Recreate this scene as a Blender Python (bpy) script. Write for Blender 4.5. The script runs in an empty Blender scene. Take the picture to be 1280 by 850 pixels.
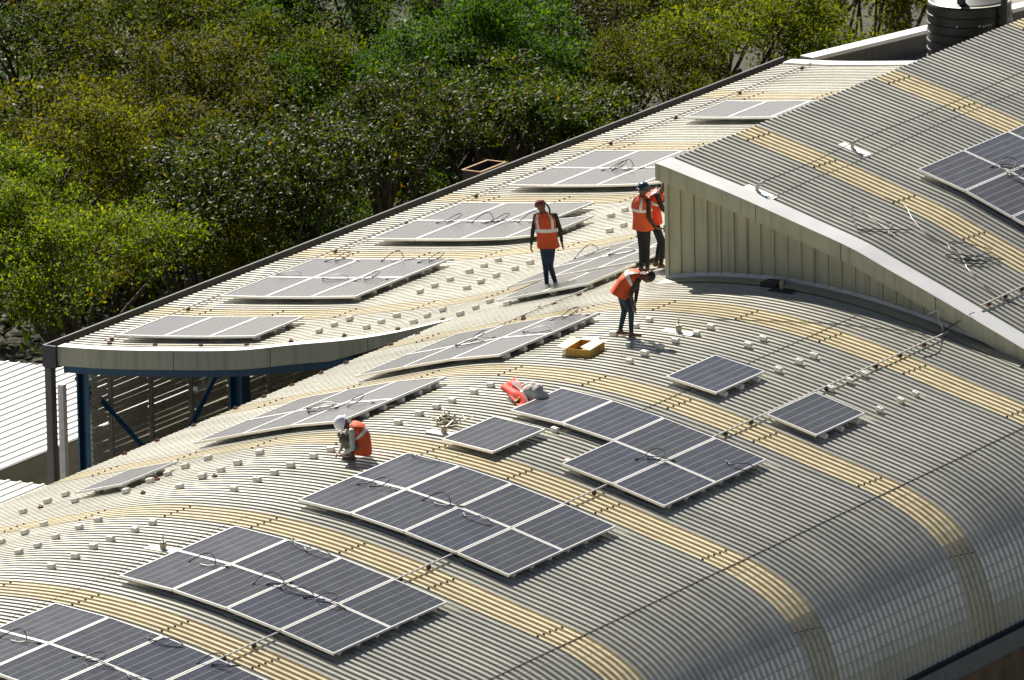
import bpy, bmesh, math, random
import numpy as np
from mathutils import Vector, Matrix

random.seed(7); RNG = np.random.default_rng(11)
SC = bpy.context.scene
COL = SC.collection
PI = math.pi

# ------------------------------------------------------------------ helpers
def link(o, parent=None):
    COL.objects.link(o)
    if parent is not None: o.parent = parent
    return o

def tag(o, label=None, cat=None, group=None, kind=None):
    if label: o['label'] = label
    if cat: o['category'] = cat
    if group: o['group'] = group
    if kind: o['kind'] = kind
    return o

def empty(name, loc=(0, 0, 0), rz=0.0, **k):
    o = bpy.data.objects.new(name, None); o.location = loc; o.rotation_euler = (0, 0, rz)
    o.empty_display_size = .2
    link(o); return tag(o, **k)

def mesh_obj(name, verts, faces, mat, parent=None, smooth=False, **k):
    me = bpy.data.meshes.new(name)
    me.from_pydata([tuple(map(float, v)) for v in verts], [], [tuple(map(int, f)) for f in faces])
    me.update()
    if smooth: me.polygons.foreach_set('use_smooth', [True] * len(me.polygons))
    for m in (mat if isinstance(mat, (list, tuple)) else [mat]): me.materials.append(m)
    o = bpy.data.objects.new(name, me); link(o, parent); return tag(o, **k)

class MB:
    """collects boxes, tubes and sheets for ONE mesh object"""
    def __init__(s): s.v = []; s.f = []
    def add(s, v, f):
        n = len(s.v); s.v += [tuple(x) for x in v]; s.f += [tuple(i + n for i in q) for q in f]; return s
    def box(s, lo, hi, M=None):
        (a, b, c), (d, e, f) = lo, hi
        v = [(a,b,c),(d,b,c),(d,e,c),(a,e,c),(a,b,f),(d,b,f),(d,e,f),(a,e,f)]
        if M is not None: v = [tuple(M @ Vector(p)) for p in v]
        return s.add(v, [(0,3,2,1),(4,5,6,7),(0,1,5,4),(1,2,6,5),(2,3,7,6),(3,0,4,7)])
    def bevbox(s, lo, hi, r, M=None):
        bm = bmesh.new()
        bmesh.ops.create_cube(bm, size=1)
        for q in bm.verts:
            q.co = Vector([lo[i] + (q.co[i] + .5) * (hi[i] - lo[i]) for i in range(3)])
        bmesh.ops.bevel(bm, geom=bm.edges[:], offset=r, segments=2, affect='EDGES', profile=.5)
        bm.verts.index_update()
        v = [q.co.copy() for q in bm.verts]
        if M is not None: v = [M @ q for q in v]
        s.add(v, [[q.index for q in f.verts] for f in bm.faces]); bm.free(); return s
    def tube(s, pts, r, n=8, cap=True):
        pts = [Vector(p) for p in pts]; m = len(pts)
        rr = r if isinstance(r, (list, tuple)) else [r] * m
        ref = None; rings = []
        for i, p in enumerate(pts):
            t = (pts[min(i+1, m-1)] - pts[max(i-1, 0)]).normalized()
            if ref is None or abs(ref.dot(t)) > .98:
                ref = Vector((0,0,1)) if abs(t.z) < .9 else Vector((1,0,0))
            u = (ref - t * ref.dot(t)).normalized(); w = t.cross(u); ref = u
            rings.append([p + (u*math.cos(2*PI*k/n) + w*math.sin(2*PI*k/n)) * rr[i] for k in range(n)])
        v = [q for R in rings for q in R]; f = []
        for i in range(m-1):
            for k in range(n):
                f.append((i*n+k, i*n+(k+1)%n, (i+1)*n+(k+1)%n, (i+1)*n+k))
        if cap: f += [tuple(range(n))[::-1], tuple(range((m-1)*n, m*n))]
        return s.add(v, f)
    def lathe(s, prof, n=32, c=(0,0,0)):
        v = [(c[0]+r*math.cos(2*PI*k/n), c[1]+r*math.sin(2*PI*k/n), c[2]+z) for r, z in prof for k in range(n)]
        f = [(i*n+k, i*n+(k+1)%n, (i+1)*n+(k+1)%n, (i+1)*n+k) for i in range(len(prof)-1) for k in range(n)]
        return s.add(v, f)
    def build(s, name, mat, parent=None, smooth=False, **k):
        return mesh_obj(name, s.v, s.f, mat, parent, smooth, **k)

def copy_tree(o, parent=None):
    c = o.copy(); COL.objects.link(c); c.parent = parent
    for ch in list(o.children): copy_tree(ch, c)
    return c

def cr(pts, n=6):
    """smooth curve through points"""
    P = [Vector(p) for p in pts]; out = []
    for i in range(len(P)-1):
        a, b, c, d = P[max(i-1,0)], P[i], P[i+1], P[min(i+2, len(P)-1)]
        for k in range(n):
            t = k/n
            out.append(.5*((2*b)+(c-a)*t+(2*a-5*b+4*c-d)*t*t+(3*b-a-3*c+d)*t**3))
    out.append(P[-1]); return out

# ------------------------------------------------------------------ materials
def mat(name):
    m = bpy.data.materials.new(name); m.use_nodes = True
    nt = m.node_tree; b = nt.nodes['Principled BSDF']
    return m, nt, b
def N(nt, t, **k):
    n = nt.nodes.new(t)
    for a, v in k.items(): setattr(n, a, v)
    return n
def noise(nt, scale, detail=4, rough=.55, coord='Object', vec=None, stretch=None):
    tc = N(nt, 'ShaderNodeTexCoord')
    src = tc.outputs[coord]
    if stretch:
        mp = N(nt, 'ShaderNodeMapping'); mp.inputs['Scale'].default_value = stretch
        nt.links.new(src, mp.inputs['Vector']); src = mp.outputs[0]
    n = N(nt, 'ShaderNodeTexNoise'); n.inputs['Scale'].default_value = scale
    n.inputs['Detail'].default_value = detail; n.inputs['Roughness'].default_value = rough
    nt.links.new(src, n.inputs['Vector']); return n.outputs['Fac']
def ramp(nt, fac, stops):
    r = N(nt, 'ShaderNodeValToRGB'); e = r.color_ramp.elements
    while len(e) < len(stops): e.new(.5)
    for q, (p, c) in zip(e, stops):
        q.position = p; q.color = (*c, 1) if len(c) == 3 else c
    nt.links.new(fac, r.inputs['Fac']); return r.outputs['Color']
def mathn(nt, op, a, b=None, clamp=False):
    n = N(nt, 'ShaderNodeMath', operation=op); n.use_clamp = clamp
    for i, x in enumerate((a, b)):
        if x is None: continue
        if isinstance(x, (int, float)): n.inputs[i].default_value = x
        else: nt.links.new(x, n.inputs[i])
    return n.outputs[0]
def mixc(nt, fac, a, b, blend='MIX'):
    n = N(nt, 'ShaderNodeMix', data_type='RGBA', blend_type=blend)
    for sock, x in ((n.inputs[0], fac), (n.inputs[6], a), (n.inputs[7], b)):
        if isinstance(x, (int, float)): sock.default_value = x
        elif isinstance(x, tuple): sock.default_value = (*x, 1) if len(x) == 3 else x
        else: nt.links.new(x, sock)
    return n.outputs[2]
def plain(name, col, rough=.6, metal=0., var=.15, scale=6., spec=.5):
    m, nt, b = mat(name)
    f = noise(nt, scale)
    c = ramp(nt, f, [(.3, tuple(x*(1-var) for x in col)), (.7, tuple(min(1, x*(1+var)) for x in col))])
    nt.links.new(c, b.inputs['Base Color'])
    b.inputs['Roughness'].default_value = rough; b.inputs['Metallic'].default_value = metal
    b.inputs['Specular IOR Level'].default_value = spec
    return m

def streaked(name, col, rough, spec=.4):
    m, nt, b = mat(name)
    big = noise(nt, 1.3, 5, .6); st = noise(nt, 5., 5, .65, stretch=(1.6, 1.6, .07))
    c = ramp(nt, big, [(.3, tuple(x*.88 for x in col)), (.7, tuple(x*1.08 for x in col))])
    c = mixc(nt, ramp(nt, st, [(.5, (0, 0, 0)), (.78, (.55, .55, .55))]), c, (.10, .085, .05))
    nt.links.new(c, b.inputs['Base Color']); b.inputs['Roughness'].default_value = rough; b.inputs['Specular IOR Level'].default_value = spec
    return m
def metal_sheet(name, base, metal, rough, stain=(.30, .26, .19)):
    m, nt, b = mat(name)
    big = noise(nt, .55, 5, .6, stretch=(.35, 2.2, 1))
    fine = noise(nt, 9., 4, .6, stretch=(.4, 1.5, 1))
    spots = noise(nt, 3.1, 6, .7)
    c = ramp(nt, big, [(.3, tuple(x*.86 for x in base)), (.62, base), (.8, tuple(min(1, x*1.06) for x in base))])
    c = mixc(nt, mathn(nt, 'MULTIPLY', ramp(nt, fine, [(.42, (0,0,0)), (.75, (1,1,1))]), .42), c, stain)
    c = mixc(nt, ramp(nt, spots, [(.66, (0,0,0)), (.74, (.5,.5,.5))]), c, tuple(x*.7 for x in stain))
    nt.links.new(c, b.inputs['Base Color'])
    b.inputs['Metallic'].default_value = metal
    r = N(nt, 'ShaderNodeMapRange'); r.inputs[3].default_value = rough-.07; r.inputs[4].default_value = rough+.09
    nt.links.new(big, r.inputs[0]); nt.links.new(r.outputs[0], b.inputs['Roughness'])
    bp = N(nt, 'ShaderNodeBump'); bp.inputs['Strength'].default_value = .12; bp.inputs['Distance'].default_value = .02
    nt.links.new(noise(nt, 1.7, 3, .5), bp.inputs['Height']); nt.links.new(bp.outputs[0], b.inputs['Normal'])
    return m

M = {}
M['roof'] = metal_sheet('pale_coated_steel', (.52, .505, .43), .62, .33)
M['roof2'] = metal_sheet('pale_coated_steel_upper', (.54, .525, .445), .60, .35)
M['skylight'] = metal_sheet('aged_translucent_sheet', (.60, .53, .35), .0, .28, (.24, .14, .06))
M['trim'] = streaked('stone_coloured_trim', (.46, .45, .31), .45)
M['flash'] = plain('bare_flashing', (.72, .71, .68), .34, .5, .06, 2.)
M['walltrim'] = streaked('stone_coloured_wall_sheet', (.43, .415, .275), .5)
M['seam'] = plain('dark_detail_and_lap_shadow', (.03, .025, .02), .8)
M['gutter'] = plain('dark_gutter_steel', (.055, .055, .055), .5, .3)
M['eave'] = plain('grey_gutter_steel', (.16, .18, .19), .45, .4)
M['blue'] = plain('blue_painted_steel', (.003, .060, .125), .4, .1, .25, 3.)
M['greypost'] = plain('grey_downpipe', (.12, .11, .10), .5, .2)
M['louvre'] = metal_sheet('aged_cladding', (.74, .70, .54), .0, .5)
M['girt'] = plain('pale_girt', (.40, .39, .34), .6)
M['white'] = plain('white_paint', (.78, .77, .73), .5)
M['conc'] = streaked('weathered_concrete', (.20, .185, .16), .9)
M['brick'] = plain('brown_wall', (.16, .10, .06), .9, 0, .4, 2.)
M['floor'] = plain('dark_concrete_floor', (.12, .11, .10), .9, 0, .3, 1.)
M['alu'] = plain('anodised_aluminium', (.78, .77, .74), .35, .55, .04)
M['aludull'] = plain('dull_aluminium', (.50, .49, .40), .45, .3, .1)
M['back'] = plain('white_backsheet', (.6, .6, .58), .7)
M['black'] = plain('black_plastic', (.012, .012, .012), .45)
M['block'] = plain('white_plastic_block', (.74, .71, .62), .5, 0, .06, 20)
M['red'] = plain('rusty_red_clip', (.11, .02, .012), .7, 0, .4, 40)
M['pvc'] = plain('white_conduit', (.52, .50, .46), .4)
M['tank'] = plain('black_tank_plastic', (.006, .006, .007), .42)
M['paint'] = plain('white_lettering', (.55, .55, .55), .6)
M['card'] = plain('brown_cardboard', (.48, .28, .055), .85, 0, .15, 8)
M['cardin'] = plain('cardboard_inside', (.62, .55, .45), .85)
M['ink'] = plain('black_print', (.04, .03, .02), .8)
M['sack'] = plain('grey_woven_sack', (.52, .48, .43), .85, 0, .15, 12)
M['rust'] = plain('rusted_tray', (.22, .12, .035), .6, .3, .3, 10)
M['soot'] = plain('dark_steel', (.05, .04, .035), .7, .3)
M['bark'] = plain('bark', (.09, .07, .05), .9, 0, .4, 5)
M['brass'] = plain('galvanised_clamp', (.30, .27, .20), .5, .5, .3, 30)

def cell_material():
    m, nt, b = mat('polycrystalline_cells')
    uv = N(nt, 'ShaderNodeUVMap'); sp = N(nt, 'ShaderNodeSeparateXYZ'); nt.links.new(uv.outputs[0], sp.inputs[0])
    X, Y = sp.outputs[0], sp.outputs[1]          # X: 0..6 cells, Y: 0..10 cells
    def line(v, mul, w):
        f = mathn(nt, 'FRACT', mathn(nt, 'MULTIPLY', v, mul))
        d = mathn(nt, 'ABSOLUTE', mathn(nt, 'SUBTRACT', f, .5))
        return mathn(nt, 'GREATER_THAN', d, .5 - w*mul)
    gx = line(X, 1., .030); gy = line(Y, 1., .013)
    bus = mathn(nt, 'MULTIPLY', line(mathn(nt, 'ADD', X, .25), 2., .006), .35)
    fx, fy = mathn(nt, 'FLOOR', X), mathn(nt, 'FLOOR', Y)
    cb = N(nt, 'ShaderNodeCombineXYZ'); nt.links.new(fx, cb.inputs[0]); nt.links.new(fy, cb.inputs[1])
    oi = N(nt, 'ShaderNodeObjectInfo')
    nt.links.new(mathn(nt, 'MULTIPLY', oi.outputs['Random'], 97.), cb.inputs[2])
    wn = N(nt, 'ShaderNodeTexWhiteNoise', noise_dimensions='3D'); nt.links.new(cb.outputs[0], wn.inputs['Vector'])
    base = ramp(nt, wn.outputs['Value'], [(0, (.006, .009, .019)), (.5, (.008, .012, .025)), (1, (.012, .017, .032))])
    tint = ramp(nt, oi.outputs['Random'], [(0, (.75, .85, 1.35)), (.35, (1, 1, 1)), (.7, (1.15, 1.05, 1.0)), (1, (1.3, 1.15, 1.0))])
    base = mixc(nt, 1., base, tint, 'MULTIPLY')
    vo = N(nt, 'ShaderNodeTexVoronoi'); vo.inputs['Scale'].default_value = 4.5; nt.links.new(uv.outputs[0], vo.inputs['Vector'])
    hs = N(nt, 'ShaderNodeSeparateColor'); nt.links.new(vo.outputs['Color'], hs.inputs[0])
    base = mixc(nt, mathn(nt, 'MULTIPLY', hs.outputs[0], .35), base, (.021, .027, .042))
    c = mixc(nt, bus, base, (.16, .17, .17))
    c = mixc(nt, gy, c, (.10, .115, .13))
    c = mixc(nt, gx, c, (.20, .205, .19))
    du = noise(nt, 2.4, 6, .65)
    c = mixc(nt, mathn(nt, 'MULTIPLY', du, .03), c, (.42, .38, .33))
    nt.links.new(c, b.inputs['Base Color'])
    r = N(nt, 'ShaderNodeMapRange'); r.inputs[3].default_value = .22; r.inputs[4].default_value = .34
    nt.links.new(du, r.inputs[0]); nt.links.new(r.outputs[0], b.inputs['Roughness'])
    b.inputs['IOR'].default_value = 1.38
    b.inputs['Sheen Weight'].default_value = .34; b.inputs['Sheen Roughness'].default_value = .35; b.inputs['Sheen Tint'].default_value = (1, .95, .87, 1)   # film of dust; the sheen also stands in for glare of the low sky
    return m
M['cell'] = cell_material()

def leaf_material(name, cols, trans, rough=.45, spec=.4, tfac=.42):
    m, nt, b = mat(name)
    g = N(nt, 'ShaderNodeNewGeometry'); oi = N(nt, 'ShaderNodeObjectInfo')
    c = ramp(nt, g.outputs['Random Per Island'], cols)
    hv = N(nt, 'ShaderNodeHueSaturation')
    nt.links.new(c, hv.inputs['Color'])
    nt.links.new(mathn(nt, 'ADD', mathn(nt, 'MULTIPLY', oi.outputs['Random'], .05), .475), hv.inputs['Hue'])
    nt.links.new(mathn(nt, 'ADD', mathn(nt, 'MULTIPLY', oi.outputs['Random'], .4), .8), hv.inputs['Value'])
    nt.links.new(hv.outputs[0], b.inputs['Base Color'])
    b.inputs['Roughness'].default_value = rough; b.inputs['Specular IOR Level'].default_value = spec
    t = N(nt, 'ShaderNodeBsdfTranslucent')
    tc = mixc(nt, 1., hv.outputs[0], trans, 'MULTIPLY'); nt.links.new(tc, t.inputs['Color'])
    mx = N(nt, 'ShaderNodeMixShader'); mx.inputs[0].default_value = tfac
    out = nt.nodes['Material Output']
    nt.links.new(b.outputs[0], mx.inputs[1]); nt.links.new(t.outputs[0], mx.inputs[2]); nt.links.new(mx.outputs[0], out.inputs['Surface'])
    return m

# ------------------------------------------------------------------ roof profiles
PX = np.array([-16.4,-15.8,-15,-13.2,-11.6,-10.8,-9.25,-8.32,-7.35,-5.37,-4.13,-3.11,-2.1,-1.45,-.5,.3,1.3,2.37,3.64,4.27,5.2,5.76,6.2,6.57,6.82,7.02,7.2,7.36,7.44,7.49])
PZ = np.array([-3.02,-3.0,-2.96,-2.79,-2.59,-2.42,-2.12,-1.88,-1.57,-1.02,-.68,-.41,-.22,-.16,-.13,-.17,-.29,-.5,-.81,-.98,-1.22,-1.385,-1.57,-1.78,-1.98,-2.21,-2.52,-2.98,-3.32,-3.68])
def pchip(x, y):
    h = np.diff(x); dl = np.diff(y)/h; d = np.zeros(len(x))
    for i in range(1, len(x)-1):
        if dl[i-1]*dl[i] > 0:
            w1, w2 = 2*h[i]+h[i-1], h[i]+2*h[i-1]
            d[i] = (w1+w2)/(w1/dl[i-1]+w2/dl[i])
    d[0], d[-1] = dl[0], dl[-1]
    def f(q):
        q = np.asarray(q, float); i = np.clip(np.searchsorted(x, q)-1, 0, len(h)-1); t = (q-x[i])/h[i]
        return (1+2*t)*(1-t)**2*y[i]+t*(1-t)**2*h[i]*d[i]+t*t*(3-2*t)*y[i+1]+t*t*(t-1)*h[i]*d[i+1]
    return f
_f0 = pchip(PX, PZ)
_xs = np.linspace(-16.4, 7.49, 1200); _zs = _f0(_xs)
_k = np.exp(-np.linspace(-2.2, 2.2, 51)**2/2); _k /= _k.sum()
_sm = np.convolve(np.pad(_zs, 25, mode='reflect', reflect_type='odd'), _k, 'valid')
_w = np.clip((5.4-_xs)/.6, 0, 1); _zs = _sm*_w+_zs*(1-_w)
def ZR(x): return float(np.interp(x, _xs, _zs))
RX = np.array([-2.95,-2.3,-1.64,-.83,0,.98,1.66,2.5,3.4,4.35,5.1]); RZ = np.array([1.76,1.59,1.42,1.19,.94,.64,.36,.02,-.36,-.77,-1.12])
_f1 = pchip(RX, RZ); _x1 = np.linspace(-2.95, 5.1, 400); _z1 = _f1(_x1)
def ZU(x): return float(np.interp(x, _x1, _z1))
def slope(Z, x): return (Z(x+.02)-Z(x-.02))/.04
def nrm(Z, x):
    s = slope(Z, x); return Vector((-s, 0, 1)).normalized()

BAY = 5.12; P = BAY/31; HR = .034                    # corrugation pitch and rib height
BTOP = [-.54+BAY*n for n in range(-3, 12)]           # far edge of each skylight strip

def rib_rows(y0, y1, drop=0.):
    """(y, height) rows between y0 and y1 with the ribs in register with the strips"""
    rows = []
    n0 = math.floor((y0-BTOP[0])/P)-1; n1 = math.ceil((y1-BTOP[0])/P)+1
    for n in range(n0, n1):
        for a, h in ((0., HR), (.46, HR), (.55, 0.), (.88, 0.)):
            y = BTOP[0]+(n+a)*P
            if y0+1e-4 < y < y1-1e-4: rows.append((y, h+drop))
    def hat(y):
        t = ((y-BTOP[0])/P) % 1.
        return float(np.interp(t, [0, .46, .55, .88, 1.], [HR, HR, 0, 0, HR]))+drop
    return [(y0, hat(y0))]+rows+[(y1, hat(y1))]

def sheet(name, Z, xs, y0, y1, m, parent, drop=0., lip=0., crimp=None):
    rows = rib_rows(y0, y1, drop)
    if lip: rows = [(y0-.002, rows[0][1]-lip)]+rows
    V = []; nx = len(xs)
    nn = [nrm(Z, x) for x in xs]; zz = [Z(x) for x in xs]
    for y, h in rows:
        for i, x in enumerate(xs):
            hh = h-(crimp[i] if crimp is not None and h > drop+.5*HR else 0)
            V.append((x+nn[i].x*hh, y, zz[i]+nn[i].z*hh))
    F = [(j*nx+i, j*nx+i+1, (j+1)*nx+i+1, (j+1)*nx+i) for j in range(len(rows)-1) for i in range(nx-1)]
    return mesh_obj(name, V, F, m, parent)

def xsamples(x0, x1, lower=True):
    xs = list(np.arange(x0, min(x1, 5.7), .28))
    if x1 > 5.7:
        # crimped lower curve: short straight facets with a groove between
        s = 0; x = 5.76; xs += [5.70]; cr_ = {}
        while x < x1-.01:
            sl = slope(ZR, x); dx = .19/math.hypot(1, sl)
            xs += [x, x+dx*.05, x+dx*.10]; cr_[len(xs)-2] = .007
            x += dx
        xs.append(x1)
    else: xs.append(x1); cr_ = {}
    c = [cr_.get(i, 0.) for i in range(len(xs))]
    return xs, c

# ------------------------------------------------------------------ building
bld = empty('warehouse', (0, 0, 0), label='long warehouse under a wavy corrugated steel roof with yellowed skylight strips', cat='building')
YF = 21.6; YEND = 48.5; YN = -13.0
xsF, cF = xsamples(-7.35, 7.49); xsB, cB = xsamples(-15.75, 7.49)
roof = None
def main_sheet(y0, y1, m, name, parent, drop=0., lip=0.):
    if y1 <= YF: segs = [(y0, y1, xsF, cF)]
    elif y0 >= YF: segs = [(y0, y1, xsB, cB)]
    else: segs = [(y0, YF, xsF, cF), (YF, y1, xsB, cB)]
    return [sheet(name, ZR, xs, a, b, m, parent, drop, lip if k == 0 else 0., c) for k, (a, b, xs, c) in enumerate(segs)]

SW = 5*P                                             # strip width: five ribs
edges = [b for b in BTOP if YN < b < YEND]
first = True
bands = []
cur = YN
for b in edges:
    if b-SW > cur:
        o = main_sheet(cur, b-SW, M['roof'], 'roof_sheet', bld if roof is None else roof, lip=.016)
        if roof is None: roof = o[0]; roof.name = 'roof'
    bands.append(b); cur = b
main_sheet(cur, YEND, M['roof'], 'roof_sheet', roof, lip=.016)
SCREWS = []
SCREWX = [-14.6, -13., -11.4, -9.7, -8.1, -6.4, -4.8, -3.2, -1.55, .1, 1.75, 3.4, 5.4, 7.1]
for b in bands:
    for o in main_sheet(b-SW, b, M['skylight'], 'skylight_strip', roof, drop=-.004): pass
    for x in SCREWX:
        if x < -7.3 and b < YF: continue
        for k in range(5): SCREWS.append((x-.012*k, b-P*(k+.79), ZR))

def lap(Z, x, y0, y1, w, name, m, parent, up=.004, rows=None):
    """dark strip along the ribs at one x, painting in the shadow line of an overlap"""
    rows = rib_rows(y0, y1); V = []
    for y, h in rows:
        for xx, hh in ((x-w/2, h+up), (x+w/2, h+up)):
            n = nrm(Z, xx); V.append((xx+n.x*hh, y, Z(xx)+n.z*hh))
    F = [(2*i, 2*i+1, 2*i+3, 2*i+2) for i in range(len(rows)-1)]
    return mesh_obj(name, V, F, m, parent)
lap(ZR, 5.745, YN, YEND, .018, 'lap_shadow', M['seam'], roof)  # shadow lines of the sheet overlaps, laid on as dark strips
lap(ZR, 1.47, 13.0, 20.9, .016, 'lap_shadow', M['seam'], roof)
lap(ZR, -.35, -6, 4.4, .008, 'lap_shadow', M['seam'], roof)
lap(ZR, .55, 5, 13.5, .007, 'lap_shadow', M['seam'], roof)

# edge trims of the roof
def strip_along_x(name, Z, x0, x1, y0, y1, up, m, parent, face=0., faceoff=0., n=48, thick=.004):
    """flashing lying on the sheet from y0 to y1 plus a vertical face hanging at y0"""
    xs = np.linspace(x0, x1, n); V = []; F = []
    for x in xs:
        q = nrm(Z, x); z = Z(x)+up
        V += [(x, y1, z), (x, y0, z)]
        if face: V += [(x, y0, z-face), (x, y0+.06, z-face)]
    k = 4 if face else 2
    for i in range(n-1):
        for j in range(k-1): F.append((i*k+j, i*k+j+1, (i+1)*k+j+1, (i+1)*k+j))
    return mesh_obj(name, V, F, m, parent)
# gable of the low roof: lit flashing on top, stone coloured fascia below, blue beam behind
strip_along_x('gable_flashing', ZR, -15.75, -7.32, YF-.06, YF+.20, HR+.012, M['flash'], bld)
gx = np.linspace(-15.75, -7.32, 60); V = []; F = []
for x in gx:
    t = min(1., (x+15.75)/(8.43)); h = .36*min(1., (1.-t)*3.2+.05)
    z = ZR(x)+HR+.009
    V += [(x, YF-.062, z), (x, YF-.062, z-h), (x, YF+.02, z-h)]
for i in range(59):
    for j in range(2): F.append((i*3+j, i*3+j+1, (i+1)*3+j+1, (i+1)*3+j))
gf = mesh_obj('gable_fascia', V, F, M['trim'], bld)
mb = MB()
for x in (-13.2, -11.1, -9.0):
    z = ZR(x)+HR; mb.box((x-.004, YF-.066, z-.35), (x+.004, YF-.0625, z+.0))
mb.build('fascia_joint', M['seam'], gf)
V = []; F = []
for x in np.linspace(-15.7, -8.2, 40):
    z = ZR(x)-.30; V += [(x, YF+.05, z), (x, YF+.05, z-.17), (x, YF+.30, z-.17), (x, YF+.30, z)]
for i in range(39):
    for j in range(4): F.append((i*4+j, i*4+(j+1) % 4, (i+1)*4+(j+1) % 4, (i+1)*4+j))
mesh_obj('gable_beam', V, F, M['blue'], bld)
# box gutter along the low left edge
mb = MB(); gz = ZR(-15.75)
mb.box((-16.03, YF-.10, gz-.36), (-15.99, YEND+.2, gz+.06)).box((-15.99, YF-.06, gz-.36), (-15.74, YEND+.2, gz-.32)).box((-16.03, YF-.14, gz-.36), (-15.74, YF-.10, gz+.06))
mb.build('box_gutter', M['gutter'], bld)
mb = MB(); mb.bevbox((-16.02, YF-.12, -8.), (-15.86, YF+.04, gz-.36), .02); mb.build('downpipe', M['greypost'], bld)
# right eave gutter
mb = MB(); mb.box((7.44, YN, -4.02), (7.47, YEND, -3.66)).box((7.47, YN, -4.02), (7.66, YEND, -3.98)).box((7.66, YN, -4.02), (7.69, YEND, -3.70))
mb.build('eave_gutter', M['eave'], bld)
mb = MB(); mb.box((7.28, YN+.1, -12.), (7.42, YEND, -3.7)); mb.build('side_wall', M['brick'], bld)
mb = MB()
for y in (9.2, 12.6, 16.4): mb.tube([(7.55, y, -4.0), (7.62, y, -4.6), (7.60, y+.1, -8)], .09, 10)
mb.build('drain_pipe', M['black'], bld)
mb = MB(); mb.box((-7.3, YN+.2, -12.), (-7.2, YF+.1, -1.72)); mb.build('inner_wall', M['floor'], bld)
mb = MB(); mb.box((-15.6, YF-.2, -8.2), (-7.0, YEND, -8.0)); mb.build('floor_slab', M['floor'], bld)
mb = MB(); mb.box((-7.2, YN, -12), (7.3, YN+.12, -3.7)); mb.build('end_wall_low', M['brick'], bld).name = 'near_wall'
# open clad side under the low roof
mb = MB(); xl = -15.32; y0, y1 = 21.95, YEND-.5; pit = .105
zr_ = -3.52; k = 0
ystops = [y0]+[y0+.55+1.34*i for i in range(40) if y0+.55+1.34*i < y1]+[y1]
rl = random.Random(5)
while zr_ > -7.9:
    for a, b_ in zip(ystops[:-1], ystops[1:]):
        gap = rl.choice((0, 0, .004, .006, .008, .012)) if rl.random() < .93 else .024
        sag = rl.uniform(-.006, .006)
        pr = [(-.022, 0), (.004, -.018), (.022, -.042), (.016, -.068), (-.012, -.09), (-.024, -pit+gap-.004)]
        v = []
        for dx, dz in pr: v += [(xl+dx, a, zr_+dz), (xl+dx, b_, zr_+dz+sag)]
        mb.add(v, [(2*i, 2*i+1, 2*i+3, 2*i+2) for i in range(len(pr)-1)])
    zr_ -= pit
lv = mb.build('side_cladding', M['louvre'], bld)
for y in ystops[1:-1]:
    mb = MB(); mb.box((xl+.03, y-.035, -8.), (xl+.10, y+.035, -3.45)); mb.build('girt', M['girt'], lv)
mb = MB(); mb.box((xl-.62, 21.78, -8), (xl-.5, 21.9, -3.75)); mb.build('cladding_edge', M['white'], lv)
# blue frame
def hcol(x, y, z0, z1, w=.28):
    mb = MB(); t = .03
    mb.box((x-w/2, y-w/2, z0), (x-w/2+t, y+w/2, z1)).box((x+w/2-t, y-w/2, z0), (x+w/2, y+w/2, z1)).box((x-w/2+t, y-.02, z0), (x+w/2-t, y+.02, z1))
    mb.box((x-w/2-.06, y-w/2-.02, z1-.10), (x+w/2+.06, y+w/2+.02, z1)); return mb
hcol(-15.66+.02, 22.3, -8, -3.42).build('column', M['blue'], bld)
hcol(-12.28, 22.3, -8, -3.02).build('column', M['blue'], bld)
hcol(-8.9, 22.5, -8, -2.5).build('column', M['blue'], bld)
for a, b_ in (((-15.5, 22.3, -3.95), (-13.95, 22.3, -5.3)), ((-12.75, 22.3, -3.25), (-13.9, 22.3, -5.3)), ((-15.8, 22.2, -3.72), (-15.86, 26.0, -3.76))):
    mb = MB(); mb.tube([a, b_], .055, 4); mb.build('brace', M['blue'], bld)
for y in np.arange(25., 48, 3.6):
    mb = MB(); V = []; F = []
    for x in np.linspace(-15.6, -7.2, 20): V += [(x, y, ZR(x)-.06), (x, y, ZR(x)-.26), (x, y+.12, ZR(x)-.26), (x, y+.12, ZR(x)-.06)]
    for i in range(19):
        for j in range(4): F.append((i*4+j, i*4+(j+1) % 4, (i+1)*4+(j+1) % 4, (i+1)*4+j))
    mesh_obj('rafter', V, F, M['blue'], bld)

# ---- raised roof
uxs = list(np.arange(-2.95, 5.05, .28))+[5.1]
YU0, YU1 = 21.74, 52.
upper = None; cur = YU0
for b in BTOP:
    if b-SW <= YU0 or b > YU1: continue
    o = sheet('upper_roof_sheet' if upper else 'upper_roof', ZU, uxs, cur, b-SW, M['roof2'], upper or bld, lip=.016)
    upper = upper or o
    sheet('skylight_strip', ZU, uxs, b-SW, b, M['skylight'], upper, drop=-.004)
    for x in (-2.6, -1.25, .35, 1.75, 3.3):
        for k in range(5): SCREWS.append((x-.012*k, b-P*(k+.79), ZU))
    cur = b
sheet('upper_roof_sheet', ZU, uxs, cur, YU1, M['roof2'], upper, lip=.016)
V = []; F = []
ux = np.linspace(-2.98, 4.9, 50)
for x in ux:
    z = ZU(max(x, -2.95))+HR+.012
    V += [(x, YU0+.40, z), (x, YU0-.13, z+.004)]
for i in range(49): F.append((i*2, i*2+1, (i+1)*2+1, (i+1)*2))
mesh_obj('verge_flashing', V, F, M['flash'], bld)
V = []; F = []
for x in ux:
    z = ZU(max(x, -2.95))+HR+.010; lo = max(z-.30, ZR(min(x, 7.4))-.05)
    V += [(x, YU0-.132, z), (x, YU0-.132, lo), (x, YU0-.02, lo)]
for i in range(49):
    for j in range(2): F.append((i*3+j, i*3+j+1, (i+1)*3+j+1, (i+1)*3+j))
vf = mesh_obj('verge_fascia', V, F, M['trim'], bld)
mb = MB()
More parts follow.
